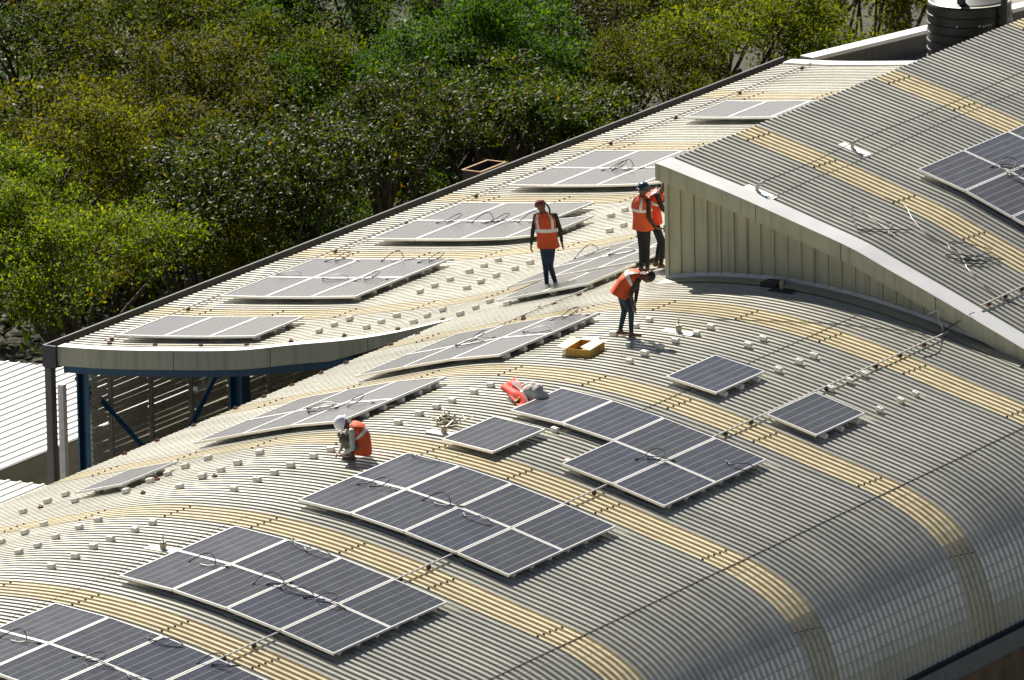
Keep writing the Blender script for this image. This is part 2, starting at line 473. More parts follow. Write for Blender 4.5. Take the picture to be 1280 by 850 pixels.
for x in (-.95, .75, 2.62):
    z = ZU(x)+HR; mb.box((x-.005, YU0-.136, z-.29), (x+.005, YU0-.1325, z))
mb.build('fascia_joint', M['seam'], vf)
# standing seam end wall
V = []; F = []; x = -2.80; i = 0
pts = []
while x < 4.7:
    pts += [(x, 0.), (x+.225, 0.), (x+.232, .032), (x+.258, .032), (x+.262, 0.)]; x += .27
pts = [p for p in pts if p[0] < 4.45]
for x, d in pts:
    V += [(x, YU0-d, ZR(x)-.05), (x, YU0-d, max(ZU(x)-.02, ZR(x)-.04))]
for i in range(len(pts)-1): F.append((2*i, 2*i+2, 2*i+3, 2*i+1))
ew = mesh_obj('end_wall', V, F, M['walltrim'], bld)
mb = MB(); mb.box((-2.86, YU0-.036, ZR(-2.8)-.05), (-2.79, YU0+.05, ZU(-2.8)-.2)); mb.build('corner_trim', M['walltrim'], ew)
mb = MB()
V = []; F = []
bx = np.linspace(-2.86, 4.4, 40)
for x in bx: V += [(x, YU0-.02, ZR(x)+HR+.10), (x, YU0-.04, ZR(x)+HR+.03), (x, YU0-.40, ZR(x)+HR+.012)]
for i in range(39):
    for j in range(2): F.append((i*3+j, i*3+j+1, (i+1)*3+j+1, (i+1)*3+j))
mesh_obj('base_flashing', V, F, M['roof'], ew)
mb = MB(); mb.box((-2.83, YU0+.05, ZR(-2.8)-.05), (-2.80, YU1, ZU(-2.9)-.04)); mb.build('upper_side_wall', M['walltrim'], bld)
# fixing screws of the skylight strips: the hundred nearest the camera one by one, the rest as one part
SCREWS = [q for q in SCREWS if -6.5 < q[1] < 48]
SCREWS.sort(key=lambda q: (q[0]-82.8)**2+(q[1]+122.1)**2)
sprof = [(.021, -.002), (.021, .006), (.012, .017), (0., .019)]
sme = None; mb = MB()
for i, (x, y, Z) in enumerate(SCREWS):
    n = nrm(Z, x); c = Vector((x, y, Z(x)))+n*HR
    if i < 100:
        if sme is None: o = MB().lathe(sprof, 7).build('screw', M['seam'], roof); sme = o.data
        else: o = bpy.data.objects.new('screw', sme); link(o, roof)
        o.location = c; o.rotation_euler = (0, math.atan2(n.x, n.z), 0)
    else: mb.lathe(sprof, 6, c)
tag(mb.build('screw', M['seam'], roof), kind='stuff')
# far end
strip_along_x('far_flashing', ZR, -15.75, -3.0, YEND-.28, YEND+.1, HR+.02, M['flash'], bld)
mb = MB(); mb.box((-15.75, YEND+.15, -4.2), (5, 66, -3.45)); mb.build('roof_slab', M['conc'], bld)

# ------------------------------------------------------------------ things at the far end
pw = empty('parapet_wall', (-15.85, 49.15, -3.45), label='low grey concrete parapet with pale coping, running behind the black tank', cat='wall')
def along(a, b_, w, z0, z1, name, m, parent):
    a, b_ = Vector(a), Vector(b_); d = (b_-a).normalized(); s = Vector((d.y, -d.x, 0))*w/2
    v = [a+s, b_+s, b_-s, a-s]; V = [(q.x, q.y, z0) for q in v]+[(q.x, q.y, z1) for q in v]
    return mesh_obj(name, V, [(0,3,2,1),(4,5,6,7),(0,1,5,4),(1,2,6,5),(2,3,7,6),(3,0,4,7)], m, parent)
along((.16, 0, 0), (2.35, 9.0, 0), .2, 0, .38, 'wall', M['conc'], pw)
along((.15, -.05, 0), (2.36, 9.05, 0), .34, .38, .46, 'coping', M['flash'], pw)

tk = empty('water_tank', (-12.80, 50.83, -3.30), rz=0, label='round black plastic water tank with ribbed sides and white lettering', cat='water tank')
R = .87; prof = [(0, 0), (R, 0)]
for k in range(7):
    z = .10+k*.185; prof += [(R, z-.02), (R+.022, z-.008), (R+.022, z+.008), (R, z+.02)]
prof += [(R, 1.40), (R-.015, 1.44), (R-.1, 1.49), (.28, 1.60)]
MB().lathe(prof, 64).build('tank_body', M['tank'], tk, smooth=False)
MB().lathe([(.27, 1.59), (.27, 1.70), (.22, 1.74), (0, 1.75)], 32).build('lid', M['tank'], tk)
MB().lathe([(R-.02, 1.452), (.29, 1.606)], 48).build('top_glare', M['aludull'], tk)  # glare on the tank top, put in as a pale ring
MB().tube([(.15, -.62, 1.5), (.15, -.60, 1.9), (.15, -.2, 2.3)], .09, 10).build('inlet_pipe', M['black'], tk)
MB().tube([(.95, -.25, 0), (.95, -.25, 2.2)], .07, 10).build('overflow_pipe', M['black'], tk)
def text_mesh(name, s, size, m, parent, fn, depth=.002):
    cu = bpy.data.curves.new(name, 'FONT'); cu.body = s; cu.size = size; cu.align_x = 'CENTER'; cu.resolution_u = 3
    t = bpy.data.objects.new(name, cu); COL.objects.link(t)
    dg = bpy.context.evaluated_depsgraph_get()
    me = bpy.data.meshes.new_from_object(t.evaluated_get(dg)); bpy.data.objects.remove(t); bpy.data.curves.remove(cu)
    bm = bmesh.new(); bm.from_mesh(me); bmesh.ops.triangulate(bm, faces=bm.faces[:]); bmesh.ops.subdivide_edges(bm, edges=bm.edges[:], cuts=1); bm.to_mesh(me); bm.free()
    for v in me.vertices: v.co = Vector(fn(v.co.x, v.co.y))
    me.materials.clear(); me.materials.append(m)
    o = bpy.data.objects.new(name, me); return link(o, parent)
def cyl(a0, z0, r=R+.004):
    # a0: bearing of the text centre; text runs to the right as seen from outside
    return lambda x, y: (r*math.cos(a0+x/r), r*math.sin(a0+x/r), z0+y)
VIEW = math.atan2(-.851, .525)                        # bearing of the side of the tank that faces the camera
text_mesh('lettering', 'PLASTO', .085, M['paint'], tk, cyl(VIEW+.33, 1.03))
text_mesh('lettering', '5000LT', .09, M['paint'], tk, cyl(VIEW+1.0, 1.05))
f = cyl(VIEW-.35, 1.02)
mesh_obj('emblem', [f(-.035, 0), f(.035, 0), f(0, .07)], [(0, 1, 2)], M['paint'], tk)

tr = empty('metal_tray', (-17.0, 38.5, -3.3), label='rusty open tray with a bright rim in the leaves beside the gutter', cat='tray')
mb = MB(); a, b_ = .95, .42
mb.box((-b_/2, -a/2, -.12), (b_/2, a/2, -.10)).box((-b_/2, -a/2, -.10), (-b_/2+.03, a/2, .06)).box((b_/2-.03, -a/2, -.10), (b_/2, a/2, .06)).box((-b_/2+.03, -a/2, -.10), (b_/2-.03, -a/2+.03, .06)).box((-b_/2+.03, a/2-.03, -.10), (b_/2-.03, a/2, .06))
mb.build('tray', M['soot'], tr)
mb = MB()
for s in (-1, 1): mb.box((s*b_/2-.02, -a/2-.02, .06), (s*b_/2+.02, a/2+.02, .075)).box((-b_/2+.02, s*a/2-.02, .06), (b_/2-.02, s*a/2+.02, .075))
mb.build('rim', M['rust'], tr)
MB().tube([(0, 0, -.12), (0, 0, -8.7)], .06, 8).build('post', M['soot'], tr)

def low_roof(name, label, corners, z0, run=.26):
    """low lean-to roof with ribs along y"""
    (xa, xb, ya, yb) = corners
    t = empty(name, (xa, ya, -12), label=label, cat='shed')
    V = []; F = []; xs = []; x = xa
    while x < xb-.01:
        xs += [(x, 0), (x+.17, 0), (x+.19, .028), (x+.235, .028)]; x += run
    xs.append((xb, 0))
    for x, h in xs:
        for y in (ya, yb): V.append((x-xa, y-ya, 12+z0+h+.02*(x-xa)))
    for i in range(len(xs)-1): F.append((2*i, 2*i+2, 2*i+3, 2*i+1))
    mesh_obj('roof_sheet', V, F, M['flash'], t)
    MB().box((xb-xa-.12, 0, 11.78+z0), (xb-xa-.02, yb-ya, 12+z0-.03+.02*(xb-xa))).build('edge_beam', M['gutter'], t)
    MB().box((.1, .1, 0), (xb-xa-.15, yb-ya-.1, 12+z0-.06)).build('wall', M['floor'], t)
    return t
low_roof('lean_to', 'white ribbed lean-to roof beyond the grey downpipe, the upper of the two', (-31., -18.25, 12., 30.4), -6.25)
low_roof('lean_to', 'small white ribbed lean-to roof at the left edge, the lower of the two', (-18.1, -15.75, 8., 22.93), -6.1)

# hanging tube light under the low roof
tl = empty('tube_light', (-13.5, 23.2, -3.77), label='pale tube light hanging from a rod under the low roof', cat='lamp')
MB().box((-.05, -.52, -.03), (.05, .52, .05)).build('housing', M['white'], tl)
MB().tube([(0, -.25, .05), (0, -.25, .62)], .012, 6).tube([(0, .15, .05), (0, -.22, .35)], .008, 6).build('rod', M['white'], tl)

# ------------------------------------------------------------------ solar panels
PL, PWD = 1.65, .99
def panel_meshes():
    fr = MB(); a, b_, w, h = PWD/2, PL/2, .030, .040
    fr.box((-a, -b_, -h), (a, -b_+w, 0)).box((-a, b_-w, -h), (a, b_, 0)).box((-a, -b_+w, -h), (-a+w*.7, b_-w, 0)).box((a-w*.7, -b_+w, -h), (a, b_-w, 0))
    return fr
def panel_proto():
    t = empty('solar_panel')
    fr = panel_meshes().build('frame', M['alu'], t)
    a, b_ = PWD/2-.021, PL/2-.03
    g = mesh_obj('glass', [(-a,-b_,-.006),(a,-b_,-.006),(a,b_,-.006),(-a,b_,-.006)], [(0,1,2,3)], M['cell'], t)
    uvl = g.data.uv_layers.new(name='UVMap')
    for l, uv in zip(uvl.data, ((0.,0.),(6.,0.),(6.,10.),(0.,10.))): l.uv = uv
    mesh_obj('backsheet', [(-a,-b_,-.02),(a,-b_,-.02),(a,b_,-.02),(-a,b_,-.02)], [(3,2,1,0)], M['back'], t)
    return t
PROTO = panel_proto(); PROTO_USED = False
def set_panel(x0, y0, Z=ZR, off=.165, x1=None, dz=0.):
    global PROTO_USED
    x1 = x0+1.0 if x1 is None else x1
    o = PROTO if not PROTO_USED else copy_tree(PROTO); PROTO_USED = True
    A, B = Vector((x0, 0, Z(x0)+off)), Vector((x1, 0, Z(x1)+off))
    ex = (B-A).normalized(); ez = ex.cross(Vector((0, 1, 0))).normalized(); c = (A+B)/2
    m = Matrix(((ex.x, 0, ez.x), (0, 1, 0), (ex.z, 0, ez.z))).to_4x4()
    m.translation = Vector((c.x, y0+PL/2+dz, c.z))
    o.matrix_world = m
    return o
ORD = ['first', 'second', 'third', 'fourth', 'fifth', 'sixth', 'seventh', 'eighth', 'ninth', 'tenth', 'eleventh', 'twelfth', 'thirteenth', 'fourteenth', 'fifteenth', 'sixteenth', 'seventeenth', 'eighteenth', 'nineteenth']
TENS = {20: 'twent', 30: 'thirt', 40: 'fort', 50: 'fift'}
def ordinal(n):
    if n < 20: return ORD[n-1]
    t = TENS[n//10*10]
    return t+'ieth' if n % 10 == 0 else t+'y-'+ORD[n % 10-1]
def chord(x, n, Z=ZR):
    """x stations of n panels placed side by side along the curve"""
    xs = [x]
    for _ in range(n):
        q = xs[-1]; s = slope(Z, q+.5); xs.append(q+1.01/math.hypot(1, s))
    return xs
PANELS = {}
def array(key, desc, x0, y0, cols, rows, Z=ZR, skip=(), colour='dark blue', off=.165):
    xs = chord(x0, cols, Z)
    for r in range(rows):
        vis = [c for c in range(cols) if (r, c) not in skip]
        for c in vis:
            o = set_panel(xs[c], y0+r*(PL+.02), Z, off, xs[c+1]-.02*(xs[c+1]-xs[c]))
            rn = '' if rows == 1 else ('near row, ' if r == 0 else 'far row, ')
            k = vis.index(c)+1
            tag(o, f'{colour} panel, {rn}{ordinal(k)} from left, in {desc}', 'solar panel', f'solar panels of {desc}')
            PANELS[(key, r, c)] = o
    return xs
AR = {}
AR['A5b'] = array('A4', 'the bottom left corner array', .03, -5.07, 4, 2)
AR['A3'] = array('A3', 'the lower left full array', .03, .03, 4, 2)
AR['A2'] = array('A2', 'the middle full array', .06, 5.17, 4, 2)
AR['A1'] = array('A1', 'the array beside the sack', .10, 9.96, 4, 2, skip=((0, 0), (0, 1)))
def single(key, label, x0, y0, Z=ZR):
    xs = chord(x0, 1, Z); o = set_panel(x0, y0, Z, .165, xs[1]); tag(o, label, 'solar panel', 'single solar panels set apart from the arrays'); PANELS[(key, 0, 0)] = o
single('S3', 'single grey-blue solar panel just behind the middle full array', .07, 9.50)
single('S1', 'single dark blue solar panel near the white arrester plate, left of two alone', 1.05, 15.08)
single('S2', 'single dark blue solar panel lying against the long conduit, right of two alone', 3.04, 15.0)
array('L1', 'the array behind the cardboard box', -5.10, 15.0, 3, 2, colour='glaring')
array('L2', 'the array behind the squatting worker', -5.12, 9.98, 3, 2, colour='glaring')
single('L3', 'single pinkish panel on the left slope, far left among white blocks', -5.08, 6.32)
array('K1', 'the row nearest the gable', -14.86, 22.22, 3, 1, colour='white glaring')
array('K2', 'the array second from the gable', -14.82, 25.58, 3, 2, colour='white glaring')
array('K3', 'the array behind the walker', -14.72, 30.68, 4, 2, skip=((1, 3),), colour='white glaring')
array('K4', 'the array behind the black helmet', -14.70, 35.66, 5, 2, colour='white glaring')
array('K5', 'the farthest row', -14.62, 42.28, 4, 1, colour='white glaring')
array('M1', 'the array past the walker', -7.72, 24.25, 3, 2, colour='pinkish grey')
array('M2', 'the narrow row beneath the walker', -6.68, 22.2, 2, 1, colour='pinkish grey')
array('U1', 'the array on the raised roof', -.06, 25.83, 4, 3, Z=ZU, skip=((2, 2), (2, 3), (1, 3)), colour='dark grey')
for k, o in PANELS.items():
    if k[0] == 'U1':
        o['label'] = f"dark grey solar panel, {['near', 'middle', 'far'][k[1]]} row, {ordinal(k[2]+1)} from left, on the raised roof"

# loose lead cables lying on some panels (a part of their panel)
def lead(key, x, y, kind, rz=0., s=1.):
    o = PANELS[key]; mb = MB(); Rm = Matrix.Rotation(rz, 3, 'Z')
    def T(p): q = Rm @ Vector((p[0]*s, p[1]*s, 0)); return (x+q.x, y+q.y, .008+p[2])
    if kind == 'loop':
        pts = [(-.30, -.03, 0), (-.16, .04, .02), (-.02, .14, .09), (.12, .11, .13), (.18, 0, .12), (.10, -.10, .06), (-.04, -.11, .02), (-.13, -.03, .0), (-.05, .06, .01), (.12, .02, .02), (.32, -.05, 0)]
    elif kind == 'vee':
        pts = [(-.26, .06, .01), (-.20, -.02, .02), (-.05, .02, .06), (.10, .05, .07), (.26, .0, .01), (.1, -.08, 0), (-.12, -.06, .01), (-.24, .03, .02)]
    else:
        pts = [(-.3, 0, 0), (-.12, .10, .12), (.05, .05, .16), (.16, -.06, .05), (.02, -.08, .01), (-.1, -.02, .0), (.3, .06, 0)]
    mb.tube([T(p) for p in cr(pts, 5)], .0075, 5)
    for p, q in ((pts[0], pts[1]), (pts[-1], pts[-2])):
        a = Vector(T(p)); d = (a-Vector(T(q))).normalized(); mb.tube([a-d*.02, a+d*.05], .013, 6)
    mb.build('lead_cable', M['black'], o)
for i, (k, x, y, kd, rz) in enumerate([
    (('A3', 0, 0), .25, .55, 'arc', .2), (('A3', 1, 1), -.2, .72, 'vee', -.3), (('A3', 1, 1), .2, .62, 'vee', .1), (('A3', 0, 1), .42, .62, 'arc', .8), (('A3', 0, 2), .33, .72, 'loop', .3), (('A3', 0, 2), -.15, .66, 'vee', .5),
    (('A2', 1, 0), -.1, .72, 'vee', .1), (('A2', 0, 0), .1, .62, 'loop', .3), (('A2', 0, 1), .25, .72, 'arc', .3), (('A2', 0, 2), .0, .6, 'vee', .2),
    (('A1', 0, 2), .35, .72, 'loop', .9), (('A1', 1, 3), .45, .1, 'vee', .4),
    (('A4', 0, 0), .1, .6, 'arc', .2), (('A4', 1, 2), -.3, .6, 'vee', .6), (('A4', 1, 3), -.35, .6, 'arc', .7), (('A4', 0, 1), .38, .75, 'loop', .2), (('A4', 0, 2), .3, .7, 'vee', .2),
    (('L1', 1, 1), -.1, -.68, 'loop', .2), (('L1', 0, 1), -.05, .68, 'vee', .3), (('L1', 1, 2), .1, -.6, 'vee', .3), (('L1', 1, 2), .0, .62, 'loop', .3),
    (('L2', 0, 1), .1, .72, 'vee', .2), (('L2', 0, 2), -.1, .55, 'loop', .3), (('L2', 0, 1), .42, .35, 'vee', .5),
    (('K2', 0, 1), .1, .7, 'vee', .3), (('K2', 0, 2), -.1, .66, 'loop', .2), (('K2', 1, 0), -.1, -.7, 'vee', .2), (('K2', 1, 0), .2, .66, 'loop', .2), (('K2', 1, 2), .3, .62, 'loop', .3), (('K2', 1, 1), .4, .7, 'arc', .2),
    (('K3', 0, 0), .4, .74, 'loop', .2), (('K3', 0, 1), .15, .74, 'arc', .2), (('K3', 0, 1), .45, .76, 'loop', .2), (('K3', 0, 2), .2, .74, 'arc', .3),
    (('K4', 0, 1), .1, .7, 'loop', .2), (('K4', 0, 1), .3, .72, 'arc', .1), (('K4', 0, 2), .4, .72, 'arc', .4), (('K4', 0, 3), .1, .72, 'loop', .2),
    (('M1', 0, 1), .1, .7, 'vee', .3), (('M1', 1, 0), -.2, .0, 'arc', .5), (('U1', 0, 1), -.2, .7, 'vee', .3), (('U1', 1, 0), .35, -.72, 'loop', 1.0)]):
    lead(k, x, y, kd, rz)

# ------------------------------------------------------------------ mounting blocks
def block_proto():
    mb = MB()
    mb.bevbox((-.065, -.048, 0), (.065, .048, .078), .012)
    mb.box((-.052, -.018, .078), (.052, .018, .085))
    mb.lathe([(.014, .085), (.014, .094), (0, .095)], 6)
    return mb.build('mounting_block', M['block'])
BP = block_proto(); BUSED = False
def put_block(x, y, Z, label, group, s=1., rz=0.):
    global BUSED
    o = BP if not BUSED else BP.copy()
    if BUSED: COL.objects.link(o)
    BUSED = True
    n = nrm(Z, x); ex = Vector((n.z, 0, -n.x))
    m = Matrix(((ex.x, 0, n.x), (0, 1, 0), (ex.z, 0, n.z))).to_4x4() @ Matrix.Rotation(rz, 4, 'Z')
    p = Vector((x, y, Z(x)))+n*HR; m.translation = p
    o.matrix_world = m @ Matrix.Diagonal((s, s, s, 1))
    return tag(o, label, 'mounting block', group)
FREE = {
 'in front, left of the lower arrays': [(-1.43,.3),(-1.44,.99),(-2.69,1.25),(-1.5,1.59),(-2.63,1.7),(-1.52,2.11),(-2.69,2.29),(-3.92,2.55),(-1.47,2.74),(-2.65,2.91),(-3.89,3.18),(-1.46,3.23),(-2.63,3.42),(-3.92,3.77)],
 'left of the squatting worker': [(-1.44,5.58),(-2.58,5.73),(-5.72,5.79),(-4.8,5.97),(-3.8,5.99),(-1.41,6.23),(-2.62,6.47),(-5.71,6.5),(-3.82,6.73),(-1.41,6.74),(-4.86,6.75),(-2.55,6.91),(-5.67,6.97),(-3.79,7.21),(-4.84,7.25),(-1.43,7.27),(-2.56,7.43),(-3.82,7.78),(-1.41,7.93),(-2.6,8.16),(-3.73,8.33),(-1.38,8.41)],
 'between the vest and the end wall': [(-1.32,10.39),(-1.31,11.04),(-1.3,11.57),(-1.27,12.01),(-1.26,12.69),(-1.25,13.21),(0.,15.65),(-1.26,15.69),(-.04,16.23),(-1.24,16.67),(-.03,16.74),(-1.21,17.17),(-.02,17.23),(-1.16,17.81),(.03,17.85),(-1.15,18.27),(.02,18.35),(1.99,10.3),(1.04,11.48)],
 'behind the two lone panels': [(2.,17.21),(3.95,17.23),(2.99,17.24),(2.03,17.86),(1.03,17.87),(3.01,17.88),(3.96,17.94),(2.04,18.35),(1.03,18.39),(3.01,18.39),(3.96,18.45)],
 'between gable fascia and walking worker': [(-7.29,21.99),(-6.39,22.14),(-8.57,22.45),(-5.63,22.49),(-7.29,22.52),(-6.36,22.6),(-9.7,22.63),(-10.74,22.66),(-8.64,23.02),(-7.32,23.05),(-9.65,23.05),(-6.38,23.17),(-10.75,23.19),(-8.6,23.49),(-9.64,23.56),(-10.72,23.66)],
 'of the far group behind': [(-9.58,25.89),(-10.65,25.98),(-9.63,26.47),(-10.65,26.49),(-9.62,26.99),(-10.64,27.01),(-9.58,27.59),(-10.66,27.72),(-9.55,28.07),(-10.64,28.21),(-10.63,28.7),(-9.52,30.9),(-9.51,31.4),(-10.53,32.64),(-10.56,33.2)]}
YAW = math.radians(31.6928)
def screen_x(x, y): return x*math.cos(YAW)+y*math.sin(YAW)
for zone, pts in FREE.items():
    for i, (x, y) in enumerate(sorted(pts, key=lambda p: screen_x(*p))):
        put_block(x, y, ZR, f'bare white block, {ordinal(i+1)} from left {zone}', f'bare mounting blocks {zone}', random.uniform(.95, 1.06), random.uniform(-.12, .12))
ANAME = {'A4': 'bottom left array', 'A3': 'lower left array', 'A2': 'middle array', 'A1': 'array beside the sack', 'L1': 'array behind the box', 'L2': 'array behind the squatter', 'K1': 'row nearest the gable', 'K2': 'array second from gable', 'K3': 'array behind the walker', 'M1': 'array past the walker', 'M2': 'row beneath the walker', 'S1': 'left one of two lone panels', 'S2': 'right one of two lone panels', 'S3': 'lone panel behind the middle array', 'L3': 'lone panel on the left slope'}
def edge_blocks(key, x, y0, ys, off=-.10):
    for i, dy in enumerate(ys):
        put_block(x+off, y0+dy, ZR, f'block under the right edge of the {ANAME[key]}, {ordinal(i+1)} from front', f'blocks under the {ANAME[key]}')
SIX = (.28, .83, 1.38, 1.95, 2.5, 3.05); THREE = (.28, .83, 1.38)
for key, x, y0, ys in (('A4', chord(.03, 4)[-1], -5.07, SIX), ('A3', chord(.03, 4)[-1], .03, SIX), ('A2', chord(.06, 4)[-1], 5.17, SIX), ('A1', chord(.10, 4)[-1], 9.96, SIX),
                       ('L1', chord(-5.10, 3)[-1], 15.0, SIX), ('L2', chord(-5.12, 3)[-1], 9.98, SIX), ('K1', chord(-14.86, 3)[-1], 22.22, THREE), ('K2', chord(-14.82, 3)[-1], 25.58, SIX), ('K3', chord(-14.72, 4)[-1], 30.68, THREE),
                       ('M1', chord(-7.72, 3)[-1], 24.25, SIX), ('M2', chord(-6.68, 2)[-1], 22.2, THREE), ('S1', chord(1.05, 1)[-1], 15.08, THREE), ('S2', chord(3.04, 1)[-1], 15., THREE), ('S3', chord(.07, 1)[-1], 9.5, (.9,)), ('L3', chord(-5.08, 1)[-1], 6.32, THREE)):
    edge_blocks(key, x, y0, ys, -.05 if key in ('S1', 'S2', 'L1', 'L2') else -.16)

# ------------------------------------------------------------------ conduits, wires and fittings
def conduit(name, label, Z, x, y0, y1, r=.015, off=.065, m='pvc', cl=.85):
    t = empty(name, (x, y0, Z(x)), label=label, cat='pipe'); o = Vector((x, y0, Z(x)))
    n = nrm(Z, x); d = n*(off+HR)
    MB().tube([d, d+Vector((0, (y1-y0)/2, .006)), d+Vector((0, y1-y0, 0))], r, 8).build('pipe', M[m], t)
    y = .3; i = 0
    while y < y1-y0:
        mb = MB(); c = d+Vector((0, y, 0)); mb.box((c.x-.035, c.y-.02, n.z*HR), (c.x+.035, c.y+.02, c.z+.0)); mb.build('pipe_clip', M['seam'] if i % 3 else M['red'], t)
        y += cl; i += 1
    return t
conduit('conduit_pipe', 'long white conduit running under the front arrays up to the end wall', ZR, 2.93, -5.2, 21.45)
conduit('conduit_pipe', 'thin white conduit beside the left gutter of the low roof', ZR, -15.05, 22.0, 48.2, .016, .05, cl=2.55)
conduit('conduit_pipe', 'short white conduit low on the raised roof at the right edge', ZU, 3.2, 22.1, 25.6, cl=.6)
conduit('conduit_pipe', 'thin pale conduit down the left slope by the standing worker', ZR, -4.75, 17.6, 22.4, .014, .03, cl=1.05)
RED = [(-7.2,13.14),(-7.2,14.45),(-7.2,15.36),(-7.2,16.26),(-7.2,17.2),(-7.2,18.02),(-7.2,19.5),(-7.2,20.39),(-7.2,12.0),(-7.2,11.0)]
def clip(x, y, label, group):
    n = nrm(ZR, x); t = MB(); c = Vector((x, y, ZR(x)))+n*HR
    t.bevbox((-.045, -.025, 0), (.045, .025, .03), .008).tube([(-.035, 0, .03), (0, 0, .055), (.035, 0, .03)], .009, 6)
    o = t.build('edge_clip', M['red']); o.location = c; o.rotation_euler = (0, math.atan2(n.x, n.z), random.uniform(-.4, .4)); return tag(o, label, 'clip', group)
for i, (x, y) in enumerate(sorted(RED, key=lambda p: screen_x(*p))):
    clip(x, y, f'red clip on the front roof edge, {ordinal(i+1)} from left', 'red clips along the front roof edge')
for i, (x, y) in enumerate(sorted([(-7.58,21.85),(-8.6,21.95),(-9.78,22.0),(-10.9,21.95),(-11.9,22.0),(-12.9,22.0),(-13.9,22.),(-14.9,22.)], key=lambda p: screen_x(*p))):
    clip(x, y, f'dark red clip just behind the gable flashing, {ordinal(i+1)} from left', 'red clips behind the gable flashing')
for i, (x, y) in enumerate(sorted([(-5.53,6.02),(-5.31,7.02),(-3.81,6.92),(-3.23,5.62),(-2.41,6.5),(-6.3,5.2)], key=lambda p: screen_x(*p))):
    clip(x, y, f'red scrap left of the squatting worker, {ordinal(i+1)} from left', 'loose red scraps on the left slope')
for i, (x, y) in enumerate([(-5.5,23.3),(-4.53,19.64),(-4.86,20.73),(-4.6,21.65),(-3.3,21.2)]):
    clip(x, y, ['loose red scrap in front of the narrow panel row', 'dark red scrap left of the bending worker, nearest', 'dark red scrap left of the bending worker, middle', 'dark red scrap below the standing worker', 'small red scrap at the foot of the end wall corner'][i], 'red scraps near the workers')

def arrester(x, y, Z, label, bent=False):
    t = empty('arrester_base', (x, y, Z(x)), label=label, cat='roof fitting'); n = nrm(Z, x)
    t.rotation_euler = (0, math.atan2(n.x, n.z), 0)
    mb = MB(); mb.box((-.30, -.11, HR), (.30, .11, HR+.012)); mb.build('plate', M['white'], t)
    if bent:
        mb = MB(); mb.tube(cr([(-.05, -.02, HR), (-.07, -.02, .10), (-.04, 0, .19), (.0, .02, .22)], 4), .035, 8); mb.build('clamp', M['aludull'], t)
        MB().tube(cr([(-.05, -.03, .05), (.05, -.03, .03), (.2, -.05, .05)], 3), .03, 6).build('flap', M['alu'], t)
    else:
        MB().lathe([(.055, HR+.012), (.055, .15), (.045, .165), (0, .167)], 14).build('holder', M['brass'], t)
        MB().tube([(0, 0, .16), (0, 0, .30)], .011, 6).build('rod', M['brass'], t)
    return t
arrester(-.42, 1.95, ZR, 'white plate with a grey stub at the lower left full array')
arrester(-.28, 10.15, ZR, 'white plate with a grey stub next to the pile of clamps')
arrester(-.30, 17.81, ZR, 'white plate with a grey stub right of the bending worker')
arrester(-1.22, 22.22, ZU, 'bent bracket on a white plate near the raised roof verge', True)
arrester(-1.30, 25.75, ZU, 'bent bracket on a white plate behind the upper skylight strip', True)
def wire(name, label, pts, r, Z, n=5, m='soot'):
    P3 = [Vector((x, y, Z(x)))+nrm(Z, x)*(HR+h) for x, y, h in pts]
    o = P3[0].copy(); q = MB().tube([p-o for p in cr(P3, n)], r, 5).build(name, M[m]); q.location = o
    return tag(q, label, 'cable')
wire('earth_wire', 'thin earth wire stretched between the bent brackets on the raised roof', [(-1.22, 22.22, .21), (-1.24, 24., .17), (-1.27, 25.75, .21), (-1.30, 29.3, .16), (-1.32, 32.8, .21), (-1.35, 40, .2)], .007, ZU)
tang = random.Random(3)
for k, lab in enumerate(('tangled black cable near the verge of the raised roof', 'loose black cable below the raised roof skylight strip')):
    c = [(.35, 22.9), (1.6, 23.7)][k]; pts = []
    for i in range(12): pts.append((c[0]+tang.uniform(-.45, .55)+.05*i, c[1]+tang.uniform(-.5, .6), .012+abs(tang.gauss(0, .02))))
    wire('loose_cable', lab, pts, .007, ZU, m='black')
wire('loose_cable', 'long loose cable snaking down the raised roof to the right', [(.1, 24.3, .01), (.5, 24.3, .02), (.9, 23.9, .01), (1.4, 23.6, .015), (1.9, 23.7, .01), (2.4, 23.2, .01), (3.1, 22.9, .01), (3.6, 23.1, .01)], .007, ZU, m='black')
wire('loose_cable', 'thin black cable crossing the roof from the wall foot to the conduit', [(-.2, 18.9, .01), (.6, 19.4, .015), (1.4, 20.1, .01), (2.2, 20.7, .02), (2.85, 21.1, .05)], .006, ZR, m='black')
wire('loose_cable', 'curled cable end hanging below the white bent tube', [(2.9, 21.2, .06), (3.1, 20.9, .03), (3.25, 20.5, .01), (3.2, 20.1, .01)], .007, ZR, m='black')
bt = empty('bent_tube', (2.75, 21.45, ZR(2.75)), label='pale bent tube end with cable at the foot of the end wall', cat='pipe')
MB().tube(cr([(.1, 0, .03), (.08, .02, .12), (.0, .04, .2), (-.02, .06, .26), (-.02, .06, .36), (-.03, .05, .40), (-.18, -.02, .33)], 4), .016, 7).build('tube', M['pvc'], bt)
MB().tube(cr([(.1, 0, .06), (.25, .1, .16), (.5, .22, .34), (.62, .2, .40)], 5), .008, 5).build('cable', M['black'], bt)
jb = empty('junction_box', (-.42, 21.38, ZR(-.4)), label='dark junction box with a grey stub in the shade of the end wall', cat='box')
MB().bevbox((-.28, -.10, HR), (.06, .22, .12), .02).build('box', M['black'], jb)
MB().lathe([(.04, .02), (.04, .2), (0, .205)], 10, (.18, -.12, 0)).build('stub', M['brass'], jb)
MB().box((-.0, -.3, HR), (.42, -.04, HR+.015)).build('plate', M['soot'], jb)

